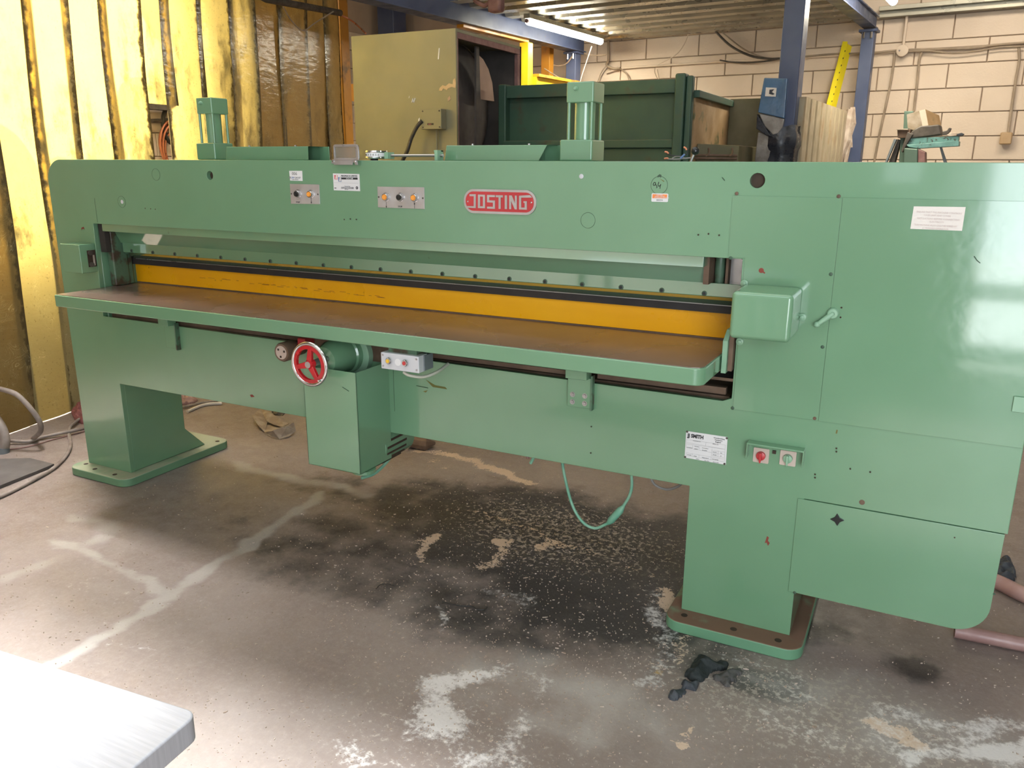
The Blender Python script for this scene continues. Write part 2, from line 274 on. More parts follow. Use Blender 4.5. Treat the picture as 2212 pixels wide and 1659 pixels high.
# ------------------------------------------------------------------ mesh helpers
class MB:
    def __init__(s): s.v = []; s.f = []; s.uv = None
    def add(s, vs, fs):
        k = len(s.v); s.v += [tuple(map(float, p)) for p in vs]; s.f += [tuple(i+k for i in f) for f in fs]; return s
    def box(s, x0, x1, y0, y1, z0, z1):
        return s.add([(x, y, z) for z in (z0, z1) for y in (y0, y1) for x in (x0, x1)],
                     [(0, 2, 3, 1), (4, 5, 7, 6), (0, 1, 5, 4), (2, 6, 7, 3), (0, 4, 6, 2), (1, 3, 7, 5)])
    def hexa(s, p):   # 4 bottom (ccw from above) then 4 top
        return s.add(p, [(3, 2, 1, 0), (4, 5, 6, 7), (0, 1, 5, 4), (1, 2, 6, 5), (2, 3, 7, 6), (3, 0, 4, 7)])
    def obox(s, c, ax, ay, az):
        c, ax, ay, az = map(np.array, (c, ax, ay, az))
        return s.hexa([c+ax*i+ay*j+az*k for k in (-1, 1) for i, j in ((-1, -1), (1, -1), (1, 1), (-1, 1))])
    def ring(s, pts, r, seg, closed=False, caps=True):
        pts = [np.array(p, float) for p in pts]; n = len(pts); rs = r if hasattr(r, '__len__') else [r]*n
        vs = []; prev = None
        for i, p in enumerate(pts):
            a = pts[(i-1) % n] if (i or closed) else p; c = pts[(i+1) % n] if (i < n-1 or closed) else p
            d = c-a; d = d/(np.linalg.norm(d)+1e-12)
            if prev is None:
                q = np.array([0, 0, 1.]) if abs(d[2]) < 0.9 else np.array([1., 0, 0])
            else: q = prev
            q = q-d*(q@d); q /= np.linalg.norm(q)+1e-12; prev = q; w = np.cross(d, q)
            for k in range(seg):
                an = 2*math.pi*k/seg; vs.append(p+(q*math.cos(an)+w*math.sin(an))*rs[i])
        fs = []
        for i in range(n if closed else n-1):
            j = (i+1) % n
            for k in range(seg): fs.append((i*seg+k, i*seg+(k+1) % seg, j*seg+(k+1) % seg, j*seg+k))
        if caps and not closed: fs += [tuple(range(seg))[::-1], tuple((n-1)*seg+k for k in range(seg))]
        return s.add(vs, fs)
    def cyl(s, a, b, r, seg=20, r2=None): return s.ring([a, b], [r, r if r2 is None else r2], seg)
    def tube(s, pts, r, seg=8, sub=6): return s.ring(smooth(pts, sub), r, seg)
    def lathe(s, a, d, prof, seg=28):
        a = np.array(a, float); d = np.array(d, float); d /= np.linalg.norm(d)
        return s.ring2([a+d*h for h, _ in prof], [r for _, r in prof], d, seg)
    def ring2(s, pts, rs, d, seg):
        q = np.array([0, 0, 1.]) if abs(d[2]) < 0.9 else np.array([1., 0, 0]); q = q-d*(q@d); q /= np.linalg.norm(q); w = np.cross(d, q)
        vs = [p+(q*math.cos(2*math.pi*k/seg)+w*math.sin(2*math.pi*k/seg))*r for p, r in zip(pts, rs) for k in range(seg)]
        n = len(pts); fs = [(i*seg+k, i*seg+(k+1) % seg, (i+1)*seg+(k+1) % seg, (i+1)*seg+k) for i in range(n-1) for k in range(seg)]
        fs += [tuple(range(seg))[::-1], tuple((n-1)*seg+k for k in range(seg))]
        return s.add(vs, fs)
    def prism(s, poly, axis, a, b):
        """poly of 2D points extruded along an axis: 'y' takes (x,z), 'x' takes (y,z), 'z' takes (x,y)"""
        P = {'y': lambda p, h: (p[0], h, p[1]), 'x': lambda p, h: (h, p[0], p[1]), 'z': lambda p, h: (p[0], p[1], h)}[axis]
        n = len(poly); vs = [P(p, a) for p in poly]+[P(p, b) for p in poly]
        return s.add(vs, [tuple(range(n))[::-1], tuple(range(n, 2*n))]+[(i, (i+1) % n, n+(i+1) % n, n+i) for i in range(n)])
    def sphere(s, c, r, seg=16, rings=10, sc=(1, 1, 1)):
        c = np.array(c, float); vs = [c+np.array([0, 0, r*sc[2]])]
        for i in range(1, rings):
            th = math.pi*i/rings
            vs += [c+np.array([r*sc[0]*math.sin(th)*math.cos(2*math.pi*k/seg), r*sc[1]*math.sin(th)*math.sin(2*math.pi*k/seg), r*sc[2]*math.cos(th)]) for k in range(seg)]
        vs.append(c-np.array([0, 0, r*sc[2]])); fs = []
        for k in range(seg):
            fs.append((0, 1+k, 1+(k+1) % seg)); e = len(vs)-1; o = 1+(rings-2)*seg; fs.append((e, o+(k+1) % seg, o+k))
        for i in range(rings-2):
            for k in range(seg): fs.append((1+i*seg+k, 1+(i+1)*seg+k, 1+(i+1)*seg+(k+1) % seg, 1+i*seg+(k+1) % seg))
        return s.add(vs, fs)
def smooth(pts, sub=6):
    pts = [np.array(p, float) for p in pts]
    if len(pts) < 3: return pts
    P = [2*pts[0]-pts[1]]+pts+[2*pts[-1]-pts[-2]]; out = []
    for i in range(1, len(P)-2):
        for k in range(sub):
            t = k/sub; a, b, c, d = P[i-1:i+3]
            out.append(0.5*((2*b)+(c-a)*t+(2*a-5*b+4*c-d)*t*t+(3*b-a-3*c+d)*t**3))
    return out+[pts[-1]]
def plate_mb(outer, holes, y0, y1):
    """flat plate in the x-z plane with holes, extruded in y"""
    bm = bmesh.new()
    for lp in [outer]+holes:
        vs = [bm.verts.new((p[0], 0, p[1])) for p in lp]
        for i in range(len(vs)): bm.edges.new((vs[i], vs[(i+1) % len(vs)]))
    bmesh.ops.triangle_fill(bm, use_beauty=True, edges=bm.edges[:], normal=(0, -1, 0))
    bmesh.ops.recalc_face_normals(bm, faces=bm.faces[:])
    bm.verts.index_update(); mb = MB()
    V0 = [(v.co.x, y0, v.co.z) for v in bm.verts]; V1 = [(v.co.x, y1, v.co.z) for v in bm.verts]; n = len(V0); F = []
    for f in bm.faces:
        ids = [v.index for v in f.verts]
        if f.normal.y > 0: ids = ids[::-1]
        F.append(tuple(ids)); F.append(tuple(i+n for i in ids[::-1]))
    for e in bm.edges:
        if len(e.link_faces) == 1: a, b = e.verts[0].index, e.verts[1].index; F.append((a, b, b+n, a+n))
    mb.add(V0+V1, F); bm.free(); return mb
def rrect(x0, x1, z0, z1, r, n=5, corners=(1, 1, 1, 1)):
    out = []
    for (cx, cz, a0, on) in ((x1-r, z1-r, 0, corners[0]), (x0+r, z1-r, 90, corners[1]), (x0+r, z0+r, 180, corners[2]), (x1-r, z0+r, 270, corners[3])):
        if on: out += [(cx+r*math.cos(math.radians(a0+90*k/n)), cz+r*math.sin(math.radians(a0+90*k/n))) for k in range(n+1)]
        else: out.append({0: (x1, z1), 90: (x0, z1), 180: (x0, z0), 270: (x1, z0)}[a0])
    return out
def circ(cx, cz, r, n=24): return [(cx+r*math.cos(2*math.pi*k/n), cz+r*math.sin(2*math.pi*k/n)) for k in range(n)]

def obj(name, mb, mat, parent=None, bevel=0.0, smooth_=False, label=None, seg=2):
    me = bpy.data.meshes.new(name); me.from_pydata(mb.v, [], mb.f)
    if mb.uv is not None:
        ul = me.uv_layers.new(name='UVMap')
        for lp in me.loops: ul.data[lp.index].uv = mb.uv[lp.vertex_index]
    bm = bmesh.new(); bm.from_mesh(me); bmesh.ops.recalc_face_normals(bm, faces=bm.faces[:]); bm.to_mesh(me); bm.free()
    me.materials.append(MATS[mat]); o = bpy.data.objects.new(name, me); COL.objects.link(o)
    if smooth_:
        for p in me.polygons: p.use_smooth = True
        me.set_sharp_from_angle(angle=math.radians(42)) if hasattr(me, 'set_sharp_from_angle') else None
    if bevel:
        bv = o.modifiers.new('bevel', 'BEVEL'); bv.width = bevel; bv.segments = seg; bv.limit_method = 'ANGLE'; bv.angle_limit = math.radians(40)
        for p in me.polygons: p.use_smooth = True
        try: me.set_sharp_from_angle(angle=math.radians(30))
        except Exception: pass
        bv.harden_normals = True
    if parent is not None:
        o.parent = parent
        if parent.type == 'EMPTY': o.matrix_parent_inverse = Matrix.Translation(-Vector(parent.location))
    if label: o['label'] = label
    return o
def thing(name, label, cat, loc, group=None):
    o = bpy.data.objects.new(name, None); COL.objects.link(o); o.location = [float(c) for c in loc]; o.empty_display_size = 0.1
    o['label'] = label; o['category'] = cat
    if group: o['group'] = group
    return o
def tag(o, label, cat, group=None, kind=None):
    o['label'] = label; o['category'] = cat
    if group: o['group'] = group
    if kind: o['kind'] = kind
    return o
def struct(o): o['kind'] = 'structure'; return o
def text(name, s, size, x, y, z, mat, parent, align='LEFT', ang=0.0, wx=1.0, mirror=False, thick=0.0004, offset=0.0, shear=0.0):
    cu = bpy.data.curves.new(name, 'FONT'); cu.body = s; cu.size = size; cu.align_x = align; cu.extrude = thick; cu.offset = offset; cu.shear = shear
    cu.resolution_u = 2
    to = bpy.data.objects.new('tmp', cu); COL.objects.link(to)
    dg = bpy.context.evaluated_depsgraph_get(); me = bpy.data.meshes.new_from_object(to.evaluated_get(dg))
    bpy.data.objects.remove(to); bpy.data.curves.remove(cu); me.name = name
    M = Matrix.Translation((x, y, z)) @ Matrix.Rotation(math.radians(90), 4, 'X') @ Matrix.Rotation(ang, 4, 'Z') @ Matrix.Diagonal((-wx if mirror else wx, 1, 1, 1))
    me.transform(M); me.materials.clear(); me.materials.append(MATS[mat])
    o = bpy.data.objects.new(name, me); COL.objects.link(o); o.parent = parent
    if parent.type == 'EMPTY': o.matrix_parent_inverse = Matrix.Translation(-Vector(parent.location))
    return o

# ================================================================== SETTING
def build_floor():
    fx = np.concatenate([np.linspace(-7.3, -5.0, 5)[:-1], np.arange(-5.0, 1.3, 0.018), np.linspace(1.32, 4.0, 5)])
    fy = np.concatenate([np.linspace(-4.5, -2.4, 8)[:-1], np.arange(-2.4, 1.9, 0.018), np.linspace(1.92, 8.6, 8)])
    X, Y = np.meshgrid(fx, fy); nx, ny = len(fx), len(fy)
    co = np.zeros((nx*ny, 3)); co[:, 0] = X.ravel(); co[:, 1] = Y.ravel()
    i = np.arange((nx-1)*(ny-1)); r = i//(nx-1); c = i % (nx-1); q = r*nx+c
    faces = np.stack([q, q+1, q+1+nx, q+nx], 1)
    me = bpy.data.meshes.new('floor'); me.from_pydata(co.tolist(), [], faces.tolist())
    x, y = co[:, 0].copy(), co[:, 1].copy()
    inn_ = (co[:, 0] > -5) & (co[:, 0] < 1.35) & (co[:, 1] > -2.4) & (co[:, 1] < 1.95); ids = np.nonzero(inn_)[0]
    wxy = np.zeros((len(co), 3))
    for i_ in ids:
        a_ = co[i_]; n_v = noise.noise_vector(Vector((a_[0]*4, a_[1]*4, 0)))*.045+noise.noise_vector(Vector((a_[0]*13, a_[1]*13, 5)))*.026+noise.noise_vector(Vector((a_[0]*34, a_[1]*34, 9)))*.014
        wxy[i_] = n_v
    x += wxy[:, 0]; y += wxy[:, 1]
    gn = np.array([noise.noise(Vector((co[i_][0]*7, co[i_][1]*7, 2))) if inn_[i_] else 0 for i_ in range(len(co))])
    def seg(pts, w, soft=1.0):
        out = np.zeros(len(x)); P = [FZ(*p)[:2] for p in pts]
        for a, b in zip(P[:-1], P[1:]):
            d = b-a; tt = np.clip(((x-a[0])*d[0]+(y-a[1])*d[1])/(d@d+1e-9), 0, 1)
            dist = np.hypot(x-a[0]-tt*d[0], y-a[1]-tt*d[1]); out = np.maximum(out, np.clip(1.25-dist/w, 0, 1)**soft)
        return out
    def blob(p, rx, ry, s=1.0, ang=0):
        a = FZ(*p)[:2]; ca, sa = math.cos(ang), math.sin(ang); dx, dy = x-a[0], y-a[1]
        d = np.hypot((dx*ca+dy*sa)/rx, (-dx*sa+dy*ca)/ry); return s*np.clip(1.5-d*1.15, 0, 1)
    mx = np.maximum.reduce
    wear = mx([0.8*seg([(110, 1170), (180, 1190), (370, 1290), (300, 1330), (170, 1410), (100, 1440)], 0.045), 0.85*seg([(370, 1285), (640, 1110), (690, 1070)], 0.05),
               0.6*seg([(500, 1000), (640, 1035), (800, 1068)], 0.06), 0.5*seg([(190, 1115), (250, 1150), (0, 1260)], 0.07),
               0.55*seg([(150, 1115), (210, 1125)], 0.05), 0.5*blob((1200, 1500), 0.5, 0.25), 0.45*blob((1900, 1560), 0.6, 0.28),
               0.4*seg([(560, 965), (490, 950), (300, 1070), (200, 1080)], 0.05), 0.35*blob((1000, 1000), .35, .12)])
    dark = mx([1.15*blob((1150, 1150), 0.75, 0.50), blob((1330, 1290), 0.55, 0.36, 1.0), 0.6*blob((1050, 1330), .5, .3), 0.8*blob((930, 1090), 0.42, 0.30), 0.9*blob((1440, 1180), 0.3, 0.4),
               0.7*blob((1640, 1480), .18, .1), 0.55*blob((720, 1180), 0.5, 0.4), 0.3*blob((430, 1110), 0.6, 0.3), .5*blob((860, 1260), .4, .3), 0.8*blob((1760, 1360), 0.13, 0.1), 0.7*blob((1960, 1440), .12, .1), .5*blob((760, 1060), .5, .2)])
    dust = mx([0.75*seg([(905, 1175), (950, 1150), (905, 1210)], 0.03), 0.95*blob((1080, 1172), 0.035, 0.05), 0.7*seg([(1100, 1170), (1040, 1225)], 0.045), 0.62*blob((1175, 1175), 0.05, 0.075),
               0.8*seg([(900, 970), (980, 985), (1150, 1045)], 0.05), 0.5*seg([(1020, 1100), (1400, 1240)], 0.03), 0.6*seg([(940, 1000), (960, 1010)], 0.05),
               0.9*blob((1465, 1610), 0.035, 0.02), 0.8*blob((1470, 1585), 0.016, 0.02), 0.6*blob((1465, 1545), 0.02, 0.01), 0.35*blob((1050, 1620), .35, .1), 0.42*blob((820, 1260), .06, .1),
               0.85*seg([(1890, 1555), (1960, 1580), (2010, 1620)], 0.035), 0.7*seg([(1420, 1270), (1470, 1330), (1455, 1420)], 0.035), .6*blob((1430, 1440), .05, .03)])
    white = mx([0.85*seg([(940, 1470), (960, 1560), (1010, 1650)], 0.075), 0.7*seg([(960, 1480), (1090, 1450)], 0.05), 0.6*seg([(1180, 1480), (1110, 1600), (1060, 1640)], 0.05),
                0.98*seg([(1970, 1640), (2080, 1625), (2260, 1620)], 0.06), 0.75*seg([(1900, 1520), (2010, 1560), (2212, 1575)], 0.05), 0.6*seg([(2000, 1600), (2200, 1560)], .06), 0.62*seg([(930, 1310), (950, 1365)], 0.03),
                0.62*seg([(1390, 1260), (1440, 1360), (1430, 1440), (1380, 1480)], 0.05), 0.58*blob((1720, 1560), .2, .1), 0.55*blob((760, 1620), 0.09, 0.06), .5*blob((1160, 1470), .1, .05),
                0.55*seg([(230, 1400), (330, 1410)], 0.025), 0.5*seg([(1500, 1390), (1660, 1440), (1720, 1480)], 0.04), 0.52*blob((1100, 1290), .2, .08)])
    chips = mx([blob((1200, 1150), 0.7, 0.4), blob((1800, 1550), 0.7, 0.3), 0.6*blob((1000, 1600), 0.6, 0.3), 0.5*blob((600, 920), 0.4, 0.1)])
    yel = mx([0.9*blob((1418, 1452), 0.022, 0.03), 0.7*blob((1440, 1466), 0.02, .015), 0.4*blob((1590, 1415), 0.07, 0.03), 0.25*blob((560, 905), .02, .04)])
    def attr(n, a, b_, c_):
        at = me.color_attributes.new(n, 'FLOAT_COLOR', 'POINT'); d = np.ones((len(x), 4), np.float32); d[:, 0] = a; d[:, 1] = b_; d[:, 2] = c_
        at.data.foreach_set('color', d.ravel())
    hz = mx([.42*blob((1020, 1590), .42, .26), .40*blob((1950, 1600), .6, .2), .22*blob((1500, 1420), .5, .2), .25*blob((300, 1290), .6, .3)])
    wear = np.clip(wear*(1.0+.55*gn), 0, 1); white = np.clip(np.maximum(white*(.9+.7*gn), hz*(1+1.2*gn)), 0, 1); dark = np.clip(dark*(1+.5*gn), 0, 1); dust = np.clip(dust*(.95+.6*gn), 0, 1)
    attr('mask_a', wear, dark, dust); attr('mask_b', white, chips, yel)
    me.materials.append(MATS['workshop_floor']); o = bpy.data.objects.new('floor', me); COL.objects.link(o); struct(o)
build_floor()

def slab(name, p0, p1, thick, z0, z1, mat):
    """upright wall between two floor points, growing to the left of p0->p1 by thick"""
    p0 = np.array(p0, float); p1 = np.array(p1, float); d = p1-p0; d /= np.linalg.norm(d); n = np.array([-d[1], d[0]])*thick
    q = [p0, p1, p1+n, p0+n]
    return struct(obj(name, MB().hexa([(a[0], a[1], z0) for a in q]+[(a[0], a[1], z1) for a in q]), mat))
H = 4.5
pL, pR = (UU*-7.9+VV*7.03)[:2], (UU*4.6+VV*7.03)[:2]
wall_back = slab('wall_back', pR, pL, -0.2, 0, H, 'mortar')
wall_left = slab('wall_left', (-7.0, 8.3), (-7.0, -4.5), -0.2, 0, H, 'mortar')
wall_right = slab('wall_right', (3.6, -4.5), (3.6, 7.6), -0.2, 0, H, 'plain_wall')
o = plate_mb([(-7, 0), (3.6, 0), (3.6, H), (-7, H)], [[(0.27, 0.0005), (2.85, 0.0005), (2.85, 3.15), (0.27, 3.15)], [(-.34, 1.37), (-.08, 1.37), (-.08, 1.62), (-.34, 1.62)]], -4.5, -4.3)
wall_front = struct(obj('wall_front', o, 'plain_wall'))
cl_ = MB(); xs_, ys_ = [-7.2, -2.6, -.55, -.05, .95, 3.8], [-4.5, -3.5, -1.5, 8.7]
for a_ in range(5):
    for b__ in range(3):
        if b__ == 1 and a_ in (1, 3): continue
        cl_.box(xs_[a_], xs_[a_+1], ys_[b__], ys_[b__+1], H, H+0.08)
struct(obj('ceiling', cl_, 'ceiling_grey'))
for k_, (xa_, xb_) in enumerate(((-2.6, -.55), (-.05, .95))):  # unseen roof openings, placed to throw sun patches on the floor
    wf = MB(); nb = 4 if k_ == 0 else 2
    for q_ in range(nb+1): xx_ = xa_+(xb_-xa_)*q_/nb; wf.box(xx_-.02, xx_+.02, -3.5, -1.5, H-.06, H)
    wf.box(xa_, xb_, -3.52, -3.48, H-.06, H).box(xa_, xb_, -1.52, -1.48, H-.06, H)
    struct(obj('unseen_roof_light_%d' % (k_+1), wf, 'steel_blue'))
dr = MB().box(0.27, 0.34, -4.46, -4.34, 0, 3.15).box(2.78, 2.85, -4.46, -4.34, 0, 3.15).box(0.34, 2.78, -4.44, -4.36, .54, .66).box(0.34, 2.78, -4.44, -4.36, .08, .18).box(0.34, 2.78, -4.44, -4.36, 3.07, 3.15)
struct(obj('door_1', dr, 'steel_blue'))
struct(obj('ground', MB().box(-8, 8, -14, -4.5, -.05, 0.001), 'label_cream'))

def block_mesh():
    b = MB(); a = (0.3155, 0.0, 0.1095); g = 0.005
    # front face inset with bevelled rim
    b.add([(-a[0], 0, -a[2]), (a[0], 0, -a[2]), (a[0], 0, a[2]), (-a[0], 0, a[2]),
           (-a[0]+g, -0.006, -a[2]+g), (a[0]-g, -0.006, -a[2]+g), (a[0]-g, -0.006, a[2]-g), (-a[0]+g, -0.006, a[2]-g),
           (-a[0], 0.09, -a[2]), (a[0], 0.09, -a[2]), (a[0], 0.09, a[2]), (-a[0], 0.09, a[2])],
          [(4, 5, 6, 7), (0, 1, 5, 4), (1, 2, 6, 5), (2, 3, 7, 6), (3, 0, 4, 7), (1, 0, 8, 9), (2, 1, 9, 10), (3, 2, 10, 11), (0, 3, 11, 8)])
    return b
def lay_blocks(wall, origin, du, rot, s0, s1, z_lo, z_hi):
    first = None; k = 0
    z = 2.675+0.2265*2
    rows = []
    while z > -0.1: rows.append(z); z -= 0.2265
    for i, zt in enumerate(rows):
        zc = zt-0.113
        if not (z_lo < zc < z_hi): continue
        ph = -0.354 if i % 2 == 0 else -0.674
        s = ph-0.64*12
        while s < s1+0.64:
            sc = s+0.32
            if s0 <= sc <= s1:
                if first is None:
                    first = obj('block', block_mesh(), 'block_paint', wall); o = first
                else: o = first.copy(); COL.objects.link(o); o.parent = wall
                p = origin+du*sc
                o.location = (p[0], p[1], zc); o.rotation_euler = (random.uniform(-.004, .004), 0, rot+random.uniform(-.003, .003))
            s += 0.64
# i parity: course between 2.227 and 1.999 must use the -0.354 phase
lay_blocks(wall_back, VV*7.006, UU, -AW, -7.9, 1.0, 0.0, 3.25)
lay_blocks(wall_left, np.array([-6.976, 0, 0]), np.array([0, 1.0, 0]), math.radians(90), 1.2, 7.6, 1.0, 3.3)

# ---------------------------------------------------------------- mezzanine
mz = MB(); v0, pitch, h = 4.0, 0.31, 0.055
for k in range(10):
    a = v0+pitch*k
    prof = [(a, 0), (a+0.13, 0), (a+0.165, h), (a+0.275, h), (a+0.31, 0)]
    for (va, za), (vb, zb) in zip(prof[:-1], prof[1:]):
        if va > 6.96: continue
        q = [UVZ(-4.5, va, 2.9+za), UVZ(-1.38, va, 2.9+za), UVZ(-1.38, min(vb, 6.975), 2.9+zb), UVZ(-4.5, min(vb, 6.975), 2.9+zb)]
        mz.add(q+[p+np.array([0, 0, 0.004]) for p in q], [(0, 1, 2, 3), (7, 6, 5, 4), (0, 4, 5, 1), (2, 6, 7, 3), (1, 5, 6, 2), (3, 7, 4, 0)])
tag(obj('mezzanine_deck', mz, 'deck_metal'), 'corrugated grey metal decking of the mezzanine overhead, against the block wall', 'decking')

def steel_post(label, u, v, w, z1, name='steel_column'):
    c = UVZ(u, v, 0); t = thing(name, label, 'column', c)
    obj('shaft', MB().obox(UVZ(u, v, z1/2), UU*w/2, VV*w/2, (0, 0, z1/2)), 'steel_blue', t, 0.008)
    obj('cap_plate', MB().obox(UVZ(u, v, z1-0.015), UU*(w/2+.025), VV*(w/2+.025), (0, 0, 0.012)), 'steel_blue', t, 0.003)
    obj('base_plate', MB().obox(UVZ(u, v, 0.008), UU*(w/2+.06), VV*(w/2+.06), (0, 0, 0.008)), 'steel_blue', t, 0.003)
    for s in (-1, 1):
        obj('bolt', MB().cyl(UVZ(u+s*w*.28, v-w/2-.012, z1-.03), UVZ(u+s*w*.28, v-w/2-.012, z1-.085), 0.011, 8), 'chrome', t)
    return t
steel_post('blue square steel column by the wall, under the left mezzanine beam', -4.62, 6.6, 0.13, 2.76)
steel_post('slimmer blue steel column behind the yellow angle iron, by the wall', -1.368, 6.6, 0.118, 2.76)
steel_post('thick dark blue steel column wrapped in black plastic, nearest of the columns', -1.37, 3.83, 0.142, 3.3)
steel_post('dark blue steel column rising behind the olive cabinet', -7.38, 6.6, 0.30*.9, 4.2)
def beam(label, u, va, vb, z0, z1, w=0.14):
    t = thing('steel_beam', label, 'beam', UVZ(u, (va+vb)/2, z0)); c = (va+vb)/2; hl = (vb-va)/2
    obj('bottom_flange', MB().obox(UVZ(u, c, z0+.006), UU*w/2, VV*hl, (0, 0, .006)), 'steel_blue', t, 0.002)
    obj('web', MB().obox(UVZ(u, c, (z0+z1)/2), UU*w*.32, VV*hl, (0, 0, (z1-z0)/2-.012)), 'steel_blue', t, 0.004)
    obj('top_flange', MB().obox(UVZ(u, c, z1-.006), UU*w/2, VV*hl, (0, 0, .006)), 'steel_blue', t, 0.002)
beam('blue steel beam carrying the left edge of the mezzanine decking', -4.6, 1.0, 6.72, 2.76, 3.0, 0.17)
beam('brown-blue steel beam running over the two right columns', -1.37, 3.9, 6.72, 2.775, 2.895, 0.12)
# roof purlin above the right wall
pu = MB()
for z0_, z1_, d in ((2.905, 2.935, .10), (2.935, 2.965, .06), (2.965, 3.005, .12)):
    pu.obox(UVZ(0.9, 6.99-d/2, (z0_+z1_)/2), UU*2.25, VV*d/2, (0, 0, (z1_-z0_)/2))
tag(obj('roof_purlin', pu, 'deck_metal', None, 0.003), 'grey ribbed steel purlin along the top of the right-hand wall', 'purlin')

# ---------------------------------------------------------------- lamps
def tube_lamp(label, u, va, vb, z, power, ru=0.0):
    t = thing('fluorescent_light', label, 'light', UVZ(u, (va+vb)/2, z)); c = (va+vb)/2
    obj('housing', MB().obox(UVZ(u+ru, c, z+.045), UU*.035, VV*((vb-va)/2+.03), (0, 0, .022)), 'deck_metal', t, .004)
    obj('tube', MB().cyl(UVZ(u, va, z), UVZ(u, vb, z), 0.034, 14), 'tube_glow', t, 0, True)
    for vv in (va-.02, vb+.02): obj('end_cap', MB().cyl(UVZ(u, vv-.012, z), UVZ(u, vv+.012, z), 0.02, 12), 'mauve_strap', t)
    l = bpy.data.lights.new('tube_light', 'AREA'); l.shape = 'RECTANGLE'; l.size = .1; l.size_y = vb-va; l.energy = power; l.color = (1, .9, .7)
    o = bpy.data.objects.new('tube_light', l); COL.objects.link(o); o.location = UVZ(u, c, z-.035); o.rotation_euler = (0, 0, -AW); o.parent = t
    o.matrix_parent_inverse = Matrix.Translation(-Vector(t.location))
tube_lamp('lit fluorescent tube under the mezzanine decking beside the blue beam', -4.17, 4.82, 6.4, 2.82, 55)
tube_lamp('lit lamp at the top edge of the picture, right of the two blue columns', -1.03, 4.45, 5.62, 2.835, 42)

for k_, xx_ in enumerate((-3.1, -1.3, .5)):  # out of view, added so the top edge catches a highlight
    t = thing('added_ceiling_light', ('leftmost', 'middle one', 'rightmost')[k_]+' of three unseen long lights added above the green guillotine', 'light', (xx_, .25, 3.9))
    obj('housing', MB().box(xx_-.75, xx_+.75, .08, .42, 3.93, 3.99), 'deck_metal', t)
    obj('diffuser', MB().box(xx_-.73, xx_+.73, .10, .40, 3.90, 3.93), 'panel_glow', t)
    for q_ in (-.6, .6): obj('hanger', MB().cyl((xx_+q_, .25, 3.98), (xx_+q_, .25, 4.5), .008, 8), 'deck_metal', t)

# ================================================================== VENEER GUILLOTINE
G = thing('veneer_guillotine', 'large green veneer guillotine with yellow fence, brown table and red handwheel', 'machine', (-1.6, 0.15, 0))
XL, XR, ZT, ZB = -3.61, 0.305, 1.505, 0.488
out = [(XL+.1-.1*math.cos(math.radians(a)), ZT-.1+.1*math.sin(math.radians(a))) for a in range(0, 91, 11)]+[(XR, ZT), (XR, 0.5135), (-0.232, 0.5135), (-0.232, 0.04), (-0.585, 0.04), (-0.585, ZB), (-3.297, ZB), (-3.297, .04), (-3.604, .04)]
hole_open = [(-3.338, 1.228), (-0.473, 1.228), (-0.473, 0.80), (-0.50, 0.788), (-3.352, 0.806)]
h1, h2 = FY(453, 379), FY(1636, 390)
fr = plate_mb(out, [hole_open, circ(h1[0], h1[2], .017), circ(h2[0], h2[2], .021)], 0.0, 0.022)
obj('front_plate', fr, 'machine_green', G, 0.009, seg=4)
bk = MB().box(-3.59, .30, .022, .42, 1.235, 1.44).box(-3.595, .30, .06, .42, 1.44, 1.50)
obj('upper_beam', bk, 'machine_green', G, 0.006)
obj('left_column', MB().box(-3.60, -3.345, .022, .345, .49, 1.40), 'machine_green', G, 0.006)
obj('right_cabinet', MB().box(-.46, .30, .022, .50, .53, 1.23), 'machine_green', G, 0.006)
obj('lower_beam', MB().box(-3.34, -.48, .022, .30, .495, .775), 'machine_green', G, 0.006)
for hx, hz, r in ((h1[0], h1[2], .016), (h2[0], h2[2], .02)):
    obj('bore', MB().cyl((hx, .019, hz), (hx, .024, hz), r*1.1, 24), 'hole_dark', G)
# legs and feet
leg = MB().prism([(0.02, .04), (0.02, .492), (.345, .492), (.345, .165), (.465, .04)], 'x', -3.598, -3.297)
obj('leg', leg, 'machine_green', G, 0.006)
obj('leg', MB().prism([(0.02, .04), (0.02, .50), (.345, .50), (.345, .165), (.465, .04)], 'x', -.585, -.232), 'machine_green', G, 0.006)
def foot(x0, x1, y0, y1, mat, holes):
    f = obj('foot_plate', MB().prism(rrect(x0, x1, y0, y1, .055, 6), 'z', 0.0, .04), mat, G, 0.005, seg=3)
    for hx, hy in holes: obj('bolt_hole', MB().cyl((hx, hy, .0395), (hx, hy, .0408), .011, 14), 'hole_dark', f)
foot(-3.655, -3.235, -.085, .585, 'foot_green_pale', [(-3.60, -.02), (-3.50, -.045), (-3.35, -.05), (-3.28, .53)])
foot(-.625, -.185, -.085, .585, 'foot_green', [(-.565, -.035), (-.40, -.045), (-.26, -.045)])
# flush cover panels
cut = [(-.515, 1.41), (-.2162, 1.41), (-.2162, .767), (-.466, .767), (-.466, 1.232), (-.515, 1.232)]
obj('side_panel', plate_mb(cut, [], -.0035, .001), 'panel_green', G, 0.0006)
obj('side_panel', plate_mb([(-.2155, .766), (.303, .766), (.303, 1.411), (-.2155, 1.411)], [], -.0036, .001), 'panel_green', G, 0.0006, label='large glossy cover panel with a cream notice')
st = FY(1809, 1121); s_ = .020
star = []
for k in range(24):
    a = 2*math.pi*k/24; star.append((st[0]+s_*abs(math.cos(a))**3*math.copysign(1, math.cos(a)), st[2]+s_*abs(math.sin(a))**3*math.copysign(1, math.sin(a))))
star = [(st[0]+math.cos(a)*r, st[2]+math.sin(a)*r) for a, r in [(math.pi/8*k+.10, s_*(1, .62, .5, .62)[k % 4]) for k in range(16)]]
low = [(-.25, .196), (-.25, .512), (.298, .512)]+[(.205+.09*math.cos(math.radians(a)), .284+.09*math.sin(math.radians(a))) for a in range(0, -91, -10)]
